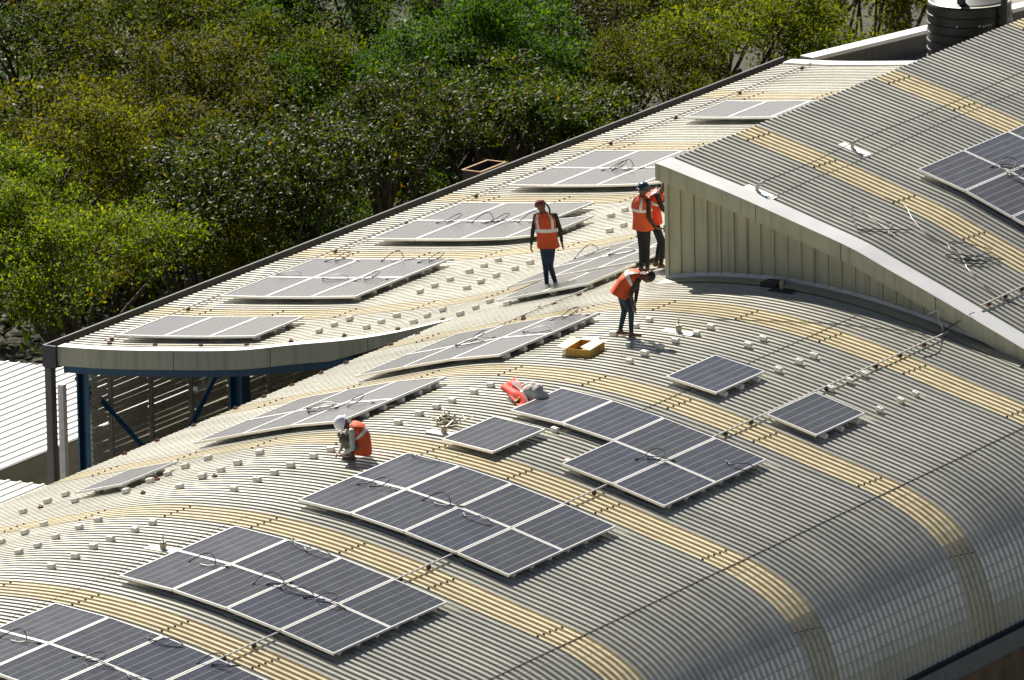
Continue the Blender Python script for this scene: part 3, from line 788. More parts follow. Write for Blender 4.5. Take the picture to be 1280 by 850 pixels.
# pile of clamps and offcuts
rp = random.Random(9); mb = MB()
for i in range(46):
    a = rp.uniform(0, 2*PI); rr = abs(rp.gauss(0, .16)); x, y = rr*math.cos(a)*1.2, rr*math.sin(a); L = rp.uniform(.04, .11)
    rot = Matrix.Translation((x, y, .03+max(0, .11-rr*.4)*rp.random())) @ Matrix.Rotation(rp.uniform(0, PI), 4, 'Z') @ Matrix.Rotation(rp.uniform(-.6, .6), 4, 'Y')
    mb.box((-L, -.014, 0), (L, .014, .012), rot)
    if i % 3 == 0: mb.box((L-.012, -.014, .012), (L, .014, .05), rot)
o = mb.build('clamp_pile', M['brass']); o.location = (-.62, 10.75, ZR(-.62)+HR); tag(o, 'small heap of dull metal clamps behind a white arrester plate', 'clamps')

# cardboard box
cb = empty('cardboard_box', (-1.02, 15.9, ZR(-1.02)+HR), rz=math.radians(8), label='open brown cardboard box with pale flaps in front of the bending worker', cat='box')
mb = MB(); a, b_, h = .22, .33, .135
mb.box((-a, -b_, 0), (a, b_, .008)).box((-a, -b_, .008), (-a+.008, b_, h)).box((a-.008, -b_, .008), (a, b_, h)).box((-a+.008, -b_, .008), (a-.008, -b_+.008, h)).box((-a+.008, b_-.008, .008), (a-.008, b_, h))
mb.build('carton', M['card'], cb)
def flap(pts): return mesh_obj('flap', pts+[(p[0], p[1], p[2]-.006) for p in pts], [(0,1,2,3), (7,6,5,4), (0,4,5,1), (1,5,6,2), (2,6,7,3), (3,7,4,0)], M['cardin'], cb)
flap([(a, -b_, h), (a, b_, h), (a-.17, b_, h+.03), (a-.17, -b_, h+.05)])
flap([(-a, b_, h), (-a, -b_, h), (-a-.17, -b_, h+.02), (-a-.17, b_, h+.05)])
flap([(a, b_, h), (-a, b_, h), (-a, b_+.14, h+.03), (a, b_+.14, h-.03)])
text_mesh('print', '15 00', .10, M['ink'], cb, lambda x, y: (a+.003, x+.02, .035+y))

# grey sack and orange vest dropped beside the six-panel array
def blob(name, pts, m, parent, vox=.02, k=5):
    """organic union of spheres"""
    bm = bmesh.new()
    for (x, y, z, r) in pts:
        bmesh.ops.create_icosphere(bm, subdivisions=2, radius=r, matrix=Matrix.Translation((x, y, z)))
    return remesh(bm, name, m, parent, vox, k)
def remesh(bm, name, m, parent, vox, k):
    me = bpy.data.meshes.new(name+'_src'); bm.to_mesh(me); bm.free()
    t = bpy.data.objects.new('tmp', me); COL.objects.link(t)
    r = t.modifiers.new('r', 'REMESH'); r.mode = 'VOXEL'; r.voxel_size = vox
    s = t.modifiers.new('s', 'SMOOTH'); s.iterations = k; s.factor = .5
    dg = bpy.context.evaluated_depsgraph_get(); dg.update()
    out = bpy.data.meshes.new_from_object(t.evaluated_get(dg)); out.name = name
    bpy.data.objects.remove(t); bpy.data.meshes.remove(me)
    out.polygons.foreach_set('use_smooth', [True]*len(out.polygons))
    out.materials.clear()
    for q in (m if isinstance(m, (list, tuple)) else [m]): out.materials.append(q)
    o = bpy.data.objects.new(name, out); link(o, parent); return o
M['skin'] = plain('brown_skin', (.16, .075, .04), .55, 0, .08, 8)
M['shoe'] = plain('brown_shoe', (.12, .05, .03), .6)
M['sandal'] = plain('tan_shoe', (.30, .17, .07), .6)
M['shirt_dark'] = plain('dark_shirt', (.022, .018, .015), .85)
M['shirt_brown'] = plain('dark_brown_shirt', (.045, .032, .022), .85)
M['shirt_pale'] = plain('pale_patterned_shirt', (.42, .40, .36), .85, 0, .25, 40)
M['jeans'] = plain('blue_jeans', (.018, .035, .075), .8, 0, .5, 6)
M['jeans_teal'] = plain('dark_teal_jeans', (.008, .030, .050), .8, 0, .3, 6)
M['black_cloth'] = plain('black_trousers', (.010, .011, .014), .85)
M['grey_cloth'] = plain('grey_green_trousers', (.12, .13, .10), .85)
M['orange'] = plain('orange_hi_vis', (.60, .075, .010), .7, 0, .12, 5)
M['redorange'] = plain('red_orange_hi_vis', (.72, .045, .014), .7, 0, .10, 5)
M['reflect'] = plain('silver_reflective_tape', (.66, .66, .60), .35, .2)
M['hair'] = plain('black_hair', (.010, .008, .007), .5)
M['redcap'] = plain('dark_red_cap', (.16, .022, .018), .85, 0, .3, 20)
M['helm_white'] = plain('white_helmet', (.72, .70, .74), .3)
M['helm_dark'] = plain('dark_teal_helmet', (.008, .035, .045), .25)
M['steel'] = plain('tool_steel', (.10, .09, .08), .4, .8)
M['wood'] = plain('tool_handle', (.20, .10, .04), .6)

def body_mesh(name, bones, mats, parent, vox=.0125):
    """one continuous skin over tapered limbs; every face takes the cloth of the nearest limb"""
    bm = bmesh.new()
    for a, b, ra, rb, _ in bones:
        a, b = Vector(a), Vector(b); L = (b-a).length; n = max(2, int(L/(min(ra, rb)*.45))+1)
        for i in range(n):
            t = i/(n-1); bmesh.ops.create_icosphere(bm, subdivisions=2 if max(ra, rb) > .03 else 1, radius=ra+(rb-ra)*t, matrix=Matrix.Translation(a.lerp(b, t)))
    o = remesh(bm, name, mats, parent, vox, 3)
    me = o.data; nf = len(me.polygons); c = np.zeros(nf*3); me.polygons.foreach_get('center', c); c = c.reshape(-1, 3)
    best = np.full(nf, 9.); idx = np.zeros(nf, np.int32)
    for a, b, ra, rb, k in bones:
        a, b = np.array(a, float), np.array(b, float); d = b-a; t = np.clip(((c-a) @ d)/max(1e-9, d @ d), 0, 1)
        q = np.linalg.norm(c-(a+t[:, None]*d), axis=1)-(ra+(rb-ra)*t); s = q < best; best[s] = q[s]; idx[s] = k
    me.polygons.foreach_set('material_index', idx); return o

def hand_bones(w, d, side, r=1.):
    """palm, four unequal bent fingers and a thumb from wrist w along d"""
    w, d, side = Vector(w), Vector(d).normalized(), Vector(side).normalized(); n = d.cross(side).normalized(); B = []
    p = w+d*.085
    for s in (-.026, 0, .026): B.append((w+side*s*.7, p+side*s, .016, .015, 0))
    for s, L in ((-.031, .060), (-.011, .074), (.010, .078), (.030, .068)):
        k = p+side*s; m = k+d*L*.55+n*.012; e = m+d*L*.42+n*.026
        B += [(k, m, .0105, .010, 0), (m, e, .010, .0085, 0)]
    t0 = w+d*.03-side*.03; t1 = t0+d*.035-side*.030+n*.012; t2 = t1+d*.034-side*.008+n*.014
    return B+[(t0, t1, .014, .012, 0), (t1, t2, .012, .010, 0)]

def vest(name, parent, rings, m):
    """rings: (centre, lateral half width, depth half, lateral dir, front dir) from hem to collar"""
    n = 28; V = []; F = []
    def S(i, a, g=0.):
        c, w, dd, l, f = rings[i]; ca, sa = math.cos(a), math.sin(a); e = .78
        return Vector(c)+Vector(l)*(w+g)*math.copysign(abs(ca)**e, ca)+Vector(f)*(dd+g)*math.copysign(abs(sa)**e, sa)
    for i in range(len(rings)):
        for k in range(n):
            wob = .006*math.sin(5*2*PI*k/n+i*1.3)*(1.-i/len(rings))
            V.append(S(i, 2*PI*k/n, wob))
    for i in range(len(rings)-1):
        for k in range(n): F.append((i*n+k, i*n+(k+1) % n, (i+1)*n+(k+1) % n, (i+1)*n+k))
    o = mesh_obj(name, V, F, m, parent, smooth=True)
    def at(t, a, g):
        i = min(int(t), len(rings)-2); return S(i, a, g).lerp(S(i+1, a, g), t-i)
    def band(t0, t1):
        V = []; F = []
        for k in range(41): V += [at(t0, 2*PI*k/40, .010), at(t1, 2*PI*k/40, .010)]
        for k in range(40): F.append((2*k, 2*k+2, 2*k+3, 2*k+1))
        mesh_obj('reflective_band', V, F, M['reflect'], o)
    def brace(a, t0, t1, w=.16):
        V = []; F = []; m_ = 12
        for k in range(m_+1):
            t = t0+(t1-t0)*k/m_; V += [at(t, a-w, .010), at(t, a+w, .010)]
        for k in range(m_): F.append((2*k, 2*k+1, 2*k+3, 2*k+2))
        mesh_obj('reflective_band', V, F, M['reflect'], o)
    return o, band, brace

def person(label, root, J, mats, rz=YAW, orange='orange', face=(0, 1, 0), lat=None, vest_on=True, slim=1., group=None):
    """J: joints in metres in a frame with x across the view, y away, z up. mats: skin, shirt, trousers, shoe"""
    x, y = root; p = empty('person', (x, y, ZR(x)+HR), rz=rz, label=label, cat='person', group=group)
    v = {k: Vector(q) for k, q in J.items()}
    B = []
    for s in 'LR':
        B += [(v['hip'+s], v['kne'+s], .088*slim, .058, 2), (v['kne'+s], v['ank'+s], .057, .040, 2)]
        t = v['toe'+s]; a = v['ank'+s]; hl = Vector((a.x, a.y, max(.03, a.z-.045))); dd = (t-hl).normalized()
        B += [(a, hl-dd*.03, .042, .036, 3), (hl-dd*.03, t, .036, .028, 3)]
        B += [(v['sho'+s], v['elb'+s], .056*slim, .043, 1), (v['elb'+s], v['wri'+s], .042, .030, 1)]
        hd = v.get('hnd'+s) or (v['wri'+s]-v['elb'+s]).normalized()+Vector((0, 0, -.25))
        sd = Vector((.3, 1, 0)) if s == 'L' else Vector((-.3, 1, 0))
        B += hand_bones(v['wri'+s], hd, sd)
    lt = (v['shoR']-v['shoL']).normalized()
    hl_ = (v['hipR']-v['hipL']).normalized()
    B += [(v['pel']-hl_*.07, v['pel']+hl_*.07, .10*slim, .10*slim, 2), (v['pel'], v['wai'], .115*slim, .11*slim, 1)]
    for s in (-1, 1):
        B += [(v['pel']+hl_*s*.05, v['wai']+lt*s*.05, .10*slim, .095*slim, 1), (v['wai']+lt*s*.05, v['che']+lt*s*.075, .095*slim, .105*slim, 1), (v['che']+lt*s*.06, v['nek']+lt*s*.05-(v['nek']-v['che'])*.25, .10*slim, .06, 1)]
    B += [(v['shoL'], v['shoR'], .058, .058, 1), (v['nek'], v['hea'], .050, .048, 0)]
    f = Vector(face).normalized(); ax = (v['hea']-v['nek']).normalized(); f = (f-ax*f.dot(ax)).normalized() if abs(f.dot(ax)) < .97 else f; sd = ax.cross(f).normalized(); h = v['hea']
    B += [(h-ax*.01-f*.012, h+ax*.035-f*.012, .082, .080, 0), (h-ax*.01+f*.018, h+ax*.02+f*.018, .072, .076, 0), (h-ax*.060+f*.030, h-ax*.085+f*.055, .048, .028, 0)]
    B += [(h-ax*.005+f*.088, h-ax*.030+f*.108, .012, .016, 0), (h-ax*.058+f*.088-sd*.018, h-ax*.058+f*.088+sd*.018, .010, .010, 0)]
    for s in (-1, 1):
        B += [(h-ax*.02+sd*s*.080, h+ax*.02+sd*s*.086-f*.006, .014, .016, 0), (h+ax*.022+f*.080-sd*.03, h+ax*.022+f*.080+sd*.03, .014, .014, 0)]
    body = body_mesh('body', B, mats, p)
    for s in (-1, 1):
        e = MB(); c = h+f*.086+sd*s*.031; e.lathe([(0, -.009), (.008, -.005), (.010, 0), (.008, .005), (0, .009)], 8, c); e.build('eye', M['hair'], p, smooth=True)
    out = {'p': p, 'h': h, 'ax': ax, 'f': f, 'sd': sd, 'v': v, 'lt': lt, 'body': body}
    if vest_on:
        dn = (v['pel']-v['wai']).normalized(); upv = (v['nek']-v['che']).normalized()
        def fr(l, u): q = u.cross(l); return q.normalized() if q.length > 1e-4 else Vector((0, 1, 0))
        hem = v['pel']+dn*.10; rings = []
        for c, w, d_, l, u in ((hem, .205, .165, hl_, -dn), (v['pel'], .190, .155, hl_, -dn), (v['wai'], .178, .145, lt, (v['che']-v['wai'])), (v['wai'].lerp(v['che'], .55), .186, .150, lt, v['che']-v['wai']),
                              (v['che'], .198, .150, lt, upv), (v['che'].lerp(v['nek'], .45), .200, .132, lt, upv), (v['che'].lerp(v['nek'], .78), .165, .100, lt, upv), (v['nek']+upv*.005, .082, .070, lt, upv)):
            rings.append((c, w*slim, d_*slim, l, fr(l, u.normalized())))
        vo, band, brace = vest('hi_vis_vest', p, rings, M[orange]); out.update(vest=vo, band=band, brace=brace)
    return out
def cap(P_, name, m, r=.098, lift=.012, brim=.0, back=.0, squash=1.):
    h, ax, f, sd = P_['h'], P_['ax'], P_['f'], P_['sd']; mb = MB()
    Mx = Matrix((sd, f, ax)).transposed().to_4x4(); Mx.translation = h+ax*(.012+lift)-f*back
    prof = [(r*math.cos(t), r*math.sin(t)*1.05*squash) for t in np.linspace(-.25, PI/2, 10)]
    n = 22; V = [Mx @ Vector((q*math.cos(2*PI*k/n)*.93, q*math.sin(2*PI*k/n)*1.10, z)) for q, z in prof for k in range(n)]
    F = [(i*n+k, i*n+(k+1) % n, (i+1)*n+(k+1) % n, (i+1)*n+k) for i in range(len(prof)-1) for k in range(n)]
    o = mesh_obj(name, V, F, m, P_['p'], smooth=True)
    if brim:
        V = []; F = []
        for k in range(n+1):
            a = 2*PI*k/n; e = brim*(.35+.65*max(0, math.sin(a)))
            for q, z in ((r*.97, -.012), (r+e, -.022), (r+e, -.030), (r*.97, -.022)): V.append(Mx @ Vector((q*math.cos(a)*.93, q*math.sin(a)*1.10, z)))
        for k in range(n):
            for j in range(4): F.append((k*4+j, k*4+(j+1) % 4, (k+1)*4+(j+1) % 4, (k+1)*4+j))
        mesh_obj('brim', V, F, m, o, smooth=True)
    return o

# worker walking away over the low roof
W = person('worker in a red cap and orange vest walking across the low roof', (-6.25, 23.3), dict(
    ankL=(-.03, .06, .08), toeL=(-.18, .12, .035), ankR=(.13, -.05, .13), toeR=(.10, .07, .03), kneL=(-.05, .0, .46), kneR=(.035, -.06, .46), hipL=(-.08, .01, .86), hipR=(.07, -.01, .86),
    pel=(-.005, 0, .90), wai=(-.02, 0, 1.04), che=(-.035, 0, 1.24), nek=(-.06, 0, 1.43), hea=(-.115, .03, 1.555), shoL=(-.20, .01, 1.37), shoR=(.135, -.01, 1.375), elbL=(-.265, .0, 1.10), elbR=(.225, -.03, 1.12), wriL=(-.295, .05, .85), wriR=(.25, .02, .88)),
    [M['skin'], M['shirt_dark'], M['jeans'], M['sandal']], face=(-.65, .6, -.25))
W['band'](2.5, 3.1); W['brace'](PI*1.5-.62, 3.1, 6.6); W['brace'](PI*1.5+.62, 3.1, 6.6); W['brace'](PI*.5-.6, 2.9, 6.6); W['brace'](PI*.5+.6, 2.9, 6.6)
cap(W, 'cap', M['redcap'], .100, .014, squash=.85)
MB().tube(cr([W['h']+Vector((.05, -.05, .07)), W['h']+Vector((.12, -.06, .02)), W['h']+Vector((.16, -.06, -.08)), W['h']+Vector((.15, -.08, -.17))], 5), .017, 7).build('scarf_tail', M['shirt_dark'], W['p'], smooth=True)
# worker bending over on the crown
Bn = person('bareheaded worker in dark teal jeans bending over, hand on his knee', (-.98, 17.2), dict(
    ankL=(-.10, .07, .09), toeL=(.05, .07, .035), ankR=(.085, -.05, .08), toeR=(.245, -.07, .035), kneL=(-.02, .06, .45), kneR=(.09, -.05, .45), hipL=(-.075, .075, .78), hipR=(-.06, -.085, .78),
    pel=(-.07, 0, .81), wai=(-.015, 0, .915), che=(.115, 0, 1.02), nek=(.265, -.01, 1.07), hea=(.40, -.03, 1.045), shoL=(.225, .165, 1.03), shoR=(.205, -.18, 1.01), elbL=(.20, .20, .76), elbR=(.085, -.21, .78), wriL=(.17, .12, .58), wriR=(.125, -.16, .57), hndR=(.1, .15, -1)),
    [M['skin'], M['shirt_brown'], M['jeans_teal'], M['shoe']], face=(.55, -.2, -.9))
Bn['band'](3.3, 4.0); Bn['brace'](PI*1.5-.6, 3.6, 6.6); Bn['brace'](PI*1.5+.6, 3.6, 6.6); Bn['brace'](PI*.5+.6, 1, 6.6); Bn['brace'](PI*.5-.6, 1, 6.6)
cap(Bn, 'hair', M['hair'], .096, .004, back=.016)
# squatting worker
Sq = person('worker in a white helmet and orange vest squatting beside the middle array', (-.78, 8.08), dict(
    ankL=(.0, .12, .08), toeL=(-.14, .13, .035), ankR=(.02, -.12, .08), toeR=(-.13, -.14, .035), kneL=(-.17, .14, .38), kneR=(-.14, -.15, .36), hipL=(.17, .085, .18), hipR=(.18, -.09, .17),
    pel=(.185, 0, .205), wai=(.20, 0, .325), che=(.12, 0, .46), nek=(-.01, 0, .575), hea=(-.13, -.02, .605), shoL=(.015, .165, .51), shoR=(.02, -.185, .50), elbL=(-.12, .19, .30), elbR=(.03, -.235, .235), wriL=(-.17, .03, .14), wriR=(-.135, -.12, .105), hndR=(-1, .5, -.2), hndL=(-.6, -.6, -.4)),
    [M['skin'], M['shirt_pale'], M['grey_cloth'], M['shoe']], face=(-.8, -.12, -.62))
Sq['band'](3.2, 3.8); Sq['brace'](PI*1.5-.62, 3.5, 6.6); Sq['brace'](PI*1.5+.62, 3.5, 6.6)
hm = cap(Sq, 'helmet', M['helm_white'], .122, .004, .045)
MB().tube(cr([Sq['h']-Sq['sd']*.11+Sq['ax']*.0, Sq['h']-Sq['sd']*.09-Sq['ax']*.09+Sq['f']*.03, Sq['h']-Sq['ax']*.12+Sq['f']*.05, Sq['h']+Sq['sd']*.09-Sq['ax']*.09+Sq['f']*.03, Sq['h']+Sq['sd']*.11], 4), .008, 5).build('chin_strap', M['black'], Sq['p'])
# standing worker with a hammer
St = person('worker in a dark helmet and orange vest standing with a hammer', (-4.25, 23.3), dict(
    ankL=(-.05, .0, .09), toeL=(.06, .08, .035), ankR=(.06, -.03, .09), toeR=(.19, .05, .035), kneL=(-.04, .02, .47), kneR=(.06, .02, .47), hipL=(-.055, .07, .86), hipR=(.055, -.06, .86),
    pel=(-.005, 0, .90), wai=(-.01, 0, 1.03), che=(-.025, 0, 1.22), nek=(-.02, .01, 1.40), hea=(.01, .03, 1.51), shoL=(-.13, .13, 1.33), shoR=(.085, -.13, 1.33), elbL=(-.08, .25, 1.08), elbR=(.10, -.20, 1.06), wriL=(.10, .26, .90), wriR=(.20, -.06, .84), hndR=(.8, .4, -.5)),
    [M['skin'], M['shirt_dark'], M['black_cloth'], M['shoe']], face=(.75, .6, -.2))
St['band'](3.1, 3.6); St['brace'](PI*1.5-.6, 3.2, 6.6); St['brace'](PI*1.5+.6, 3.2, 6.6); St['brace'](PI*.5+.6, 3.0, 6.6)
cap(St, 'helmet', M['helm_dark'], .122, .004, .03)
hx, hy = (-4.25, 23.3); hb = Matrix.Rotation(YAW, 3, 'Z') @ Vector((.27, -.02, .80))
ham = empty('hammer', (hx+hb.x, hy+hb.y, ZR(hx)+HR+hb.z), rz=YAW, label='steel hammer with a wooden handle held by the standing worker', cat='hammer')
MB().tube([(-.11, 0, .03), (.10, 0, .0)], .012, 7).build('handle', M['wood'], ham)
MB().box((.085, -.018, -.065), (.118, .018, .065)).build('head', M['steel'], ham)
# worker half hidden by the end wall
Hd = person('worker in a bright red vest stooping, half hidden by the end wall', (-4.20, 23.60), dict(
    ankL=(.02, .08, .09), toeL=(.15, .10, .035), ankR=(.10, -.10, .09), toeR=(.24, -.10, .035), kneL=(.10, .10, .47), kneR=(.15, -.12, .48), hipL=(-.03, .09, .90), hipR=(-.02, -.09, .90),
    pel=(-.02, 0, .94), wai=(-.02, 0, 1.07), che=(.01, 0, 1.27), nek=(.11, 0, 1.42), hea=(.22, .02, 1.49), shoL=(.06, .17, 1.40), shoR=(.06, -.18, 1.38), elbL=(.22, .22, 1.15), elbR=(.16, -.20, 1.12), wriL=(.38, .12, 1.05), wriR=(.36, -.12, 1.02)),
    [M['skin'], M['shirt_dark'], M['black_cloth'], M['shoe']], orange='redorange', face=(.8, .2, -.5))
Hd['band'](3.3, 3.9); Hd['brace'](PI*1.5-.6, 3.6, 6.6); Hd['brace'](PI*1.5+.6, 3.6, 6.6)
cap(Hd, 'helmet', M['helm_dark'], .122, .004, .03)

# dropped clothing and sack at the left corner of the six-panel array
rz_ = YAW; sx, sy = -.17, 12.52
def heap(name, lab, cat):
    return empty(name, (sx, sy, ZR(sx)+HR), rz=rz_, label=lab, cat=cat)
sk_ = heap('sack', 'grey woven sack slumped beside the left corner of the six-panel array', 'sack')
blob('sack_body', [(.10, .02, .17, .15), (.19, .0, .15, .16), (.27, -.02, .12, .13), (.15, .05, .26, .09), (.04, .08, .25, .06), (.22, .02, .22, .11), (.33, -.01, .09, .09)], M['sack'], sk_, .014, 4)
MB().tube(cr([(-.04, .08, .27), (.04, .06, .31), (.12, .05, .33), (.2, .03, .31), (.28, 0, .24), (.34, -.02, .15)], 4), .016, 6).build('hem', M['white'], sk_, smooth=True)
vs_ = heap('hi_vis_vest', 'orange vest with silver stripes dropped against the grey sack', 'vest')
rv = random.Random(4); V = []; F = []; nu, nv = 16, 14
KEY = [[(-.40, .34, .16), (-.28, .42, .27), (-.15, .44, .30)], [(-.30, .16, .12), (-.17, .22, .24), (-.06, .26, .27)], [(-.20, -.02, .06), (-.08, .04, .20), (.05, .08, .20)], [(-.14, -.16, .02), (.0, -.13, .12), (.13, -.06, .10)], [(-.12, -.24, .012), (.03, -.26, .03), (.18, -.20, .02)]]
def vs(u, v):
    """crumpled cloth: a raised flap at the far end, folds running down to the near end"""
    rows = [cr(k_, 8) for k_ in KEY]; j = v*(len(rows[0])-1); j0 = min(int(j), len(rows[0])-2)
    p = cr([q_[j0].lerp(q_[j0+1], j-j0) for q_ in rows], 8); i = u*(len(p)-1); i0 = min(int(i), len(p)-2); q_ = p[i0].lerp(p[i0+1], i-i0)
    q_.z = max(.012, q_.z+.022*math.sin(9*v+4*u)+.015*math.sin(15*v-7*u)); return q_
for i in range(nu+1):
    for j in range(nv+1): V.append(vs(i/nu, j/nv))
for i in range(nu):
    for j in range(nv): F.append((i*(nv+1)+j, (i+1)*(nv+1)+j, (i+1)*(nv+1)+j+1, i*(nv+1)+j+1))
cl = mesh_obj('cloth', V, F, M['redorange'], vs_, smooth=True)
md = cl.modifiers.new('thickness', 'SOLIDIFY'); md.thickness = .012
for v0, v1 in ((.52, .62), (.80, .90)):
    V = []; F = []
    for j in range(21):
        for v in (v0, v1): V.append(vs(.15+.85*j/20, v)+Vector((0, -.012, .014)))
    for j in range(20): F.append((2*j, 2*j+1, 2*j+3, 2*j+2))
    mesh_obj('reflective_band', V, F, M['reflect'], vs_)
blob('lining', [(-.06, -.06, .06, .07), (.02, -.08, .05, .06), (-.12, .06, .07, .08), (-.10, .2, .08, .09), (-.06, .3, .1, .09), (-.14, -.1, .03, .05)], M['rust'], vs_, .014)
bh = MB(); bh.lathe([(.10, 0), (.10, .02), (.085, .055), (.05, .08), (0, .088)], 18)
o = bh.build('white_cap', M['white'], smooth=True)
q = Matrix.Rotation(YAW, 3, 'Z') @ Vector((-.20, .16, .0)); o.location = (sx+q.x, sy+q.y, ZR(sx)+HR); tag(o, 'small white cap lying behind the dropped orange vest', 'cap')


# ------------------------------------------------------------------ trees
def leaf_cloud(n_clump, per, size, seed, flat=.75, droop=.3, spread=.16, aspect=.42, fold=.25):
    """leaves of a unit crown (radius 1): separate bent leaf blades gathered into clumps"""
    g = np.random.default_rng(seed)
    # lobes give the crown an uneven outline
    nl = 9; ld = g.normal(size=(nl, 3)); ld /= np.linalg.norm(ld, axis=1)[:, None]; ld[:, 2] = np.abs(ld[:, 2])*.9-.15
    lc = ld*g.uniform(.45, .80, (nl, 1)); lr = g.uniform(.24, .42, nl)
    C = []
    while len(C) < n_clump:
        i = g.integers(nl); d = g.normal(size=3); d /= np.linalg.norm(d)
        if d[2] < -.55: continue
        p = lc[i]+d*lr[i]*g.uniform(.55, 1.08)**.6
        if p[2] < -.75: continue
        C.append(p)
    C = np.array(C); C[:, 2] *= flat
    c = np.repeat(C, per, 0); m = len(c)
    cs = np.repeat(g.uniform(.6, 1.35, n_clump), per)
    off = g.normal(size=(m, 3))*spread*cs[:, None]*np.array([1, 1, .6])
    p = c+off
    out = p-np.array([0, 0, -.2]); out /= np.linalg.norm(out, axis=1)[:, None]
    ax = out*.5+g.normal(size=(m, 3))*.75+np.array([0, 0, -droop]); ax /= np.linalg.norm(ax, axis=1)[:, None]
    up = np.array([0, 0, 1.])+g.normal(size=(m, 3))*.55
    sd = np.cross(ax, up); sd /= np.linalg.norm(sd, axis=1)[:, None]+1e-9
    nn = np.cross(sd, ax)
    L = size*g.uniform(.65, 1.3, m)[:, None]; Wd = L*aspect*.5
    a = p; b = p+ax*L*.5+sd*Wd-nn*L*fold*.3; d_ = p+ax*L-nn*L*fold*.2; e = p+ax*L*.5-sd*Wd-nn*L*fold*.3; mid = p+ax*L*.5+nn*L*.04
    V = np.stack([a, b, d_, e, mid], 1).reshape(-1, 3)
    k = np.arange(m)*5
    T = np.stack([np.stack([k, k+1, k+4], 1), np.stack([k+1, k+2, k+4], 1), np.stack([k+2, k+3, k+4], 1), np.stack([k+3, k, k+4], 1)], 1).reshape(-1, 3)
    return V, T, C
def tri_mesh(name, V, T, m):
    me = bpy.data.meshes.new(name); me.vertices.add(len(V)); me.vertices.foreach_set('co', V.astype(np.float32).ravel())
    me.loops.add(len(T)*3); me.loops.foreach_set('vertex_index', T.astype(np.int32).ravel())
    me.polygons.add(len(T)); me.polygons.foreach_set('loop_start', np.arange(len(T), dtype=np.int32)*3); me.polygons.foreach_set('loop_total', np.full(len(T), 3, dtype=np.int32))
    me.update(); me.validate(); me.materials.append(m); return me
LM = {
 'fine': leaf_material('fine_yellow_green_leaf', [(0, (0.0373, 0.0660, 0.0021)), (.5, (0.0800, 0.1119, 0.0033)), (.85, (0.1386, 0.1599, 0.0043)), (1, (0.2025, 0.1919, 0.0086))], (1.9, 1.8, .3), .6, .12, .5),
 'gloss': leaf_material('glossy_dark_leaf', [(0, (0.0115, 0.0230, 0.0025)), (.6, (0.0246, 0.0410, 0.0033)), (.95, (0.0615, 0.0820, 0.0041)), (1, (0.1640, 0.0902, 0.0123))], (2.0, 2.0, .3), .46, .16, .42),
 'broad': leaf_material('broad_leaf', [(0, (0.0205, 0.0410, 0.0025)), (.6, (0.0410, 0.0697, 0.0033)), (.95, (0.0820, 0.1066, 0.0049)), (1, (0.1968, 0.0984, 0.0123))], (2., 1.9, .3), .5, .2, .45),
 'olive': leaf_material('olive_leaf', [(0, (0.0246, 0.0377, 0.0025)), (.6, (0.0508, 0.0656, 0.0033)), (.95, (0.0984, 0.1066, 0.0049)), (1, (0.1312, 0.1066, 0.0082))], (1.9, 1.9, .3), .55, .12, .48),
 'yellow': leaf_material('yellow_green_leaf', [(0, (0.0369, 0.0492, 0.0016)), (.6, (0.0779, 0.0902, 0.0025)), (1, (0.1476, 0.1394, 0.0049))], (1.9, 1.8, .3), .55, .12, .5),
 'vivid': leaf_material('vivid_green_leaf', [(0, (0.0148, 0.0312, 0.0025)), (.6, (0.0344, 0.0623, 0.0041)), (1, (0.0738, 0.1107, 0.0066))], (1.9, 2., .25), .55, .12, .5),
 'sparse': leaf_material('dull_brown_green_leaf', [(0, (0.0205, 0.0197, 0.0049)), (.6, (0.0369, 0.0369, 0.0066)), (1, (0.0738, 0.0697, 0.0123))], (1.5, 1.5, .4), .55, .15, .35)}
SPEC = {'fine': (105, 210, .029, .066), 'gloss': (100, 150, .039, .080), 'broad': (95, 150, .042, .080), 'olive': (100, 175, .034, .078), 'yellow': (100, 175, .035, .078), 'vivid': (115, 210, .032, .066), 'sparse': (60, 110, .034, .10)}
CROWN = {}
for i, (k, (nc, per, sz, sp)) in enumerate(SPEC.items()):
    CROWN[k] = []
    for v in range(2):
        V, T, C = leaf_cloud(nc, per, sz, 100+17*i+v, spread=sp)
        CROWN[k].append((tri_mesh(k+'_crown', V, T, LM[k]), C))
DESC = {'fine': 'bright yellow-green fine-leaved tree', 'gloss': 'dark tree with glinting leaves', 'broad': 'mid-green broad-leaved tree with orange tips', 'olive': 'olive green tree', 'yellow': 'yellow-green tree', 'vivid': 'vivid green dense tree', 'sparse': 'thin brownish half-bare tree'}
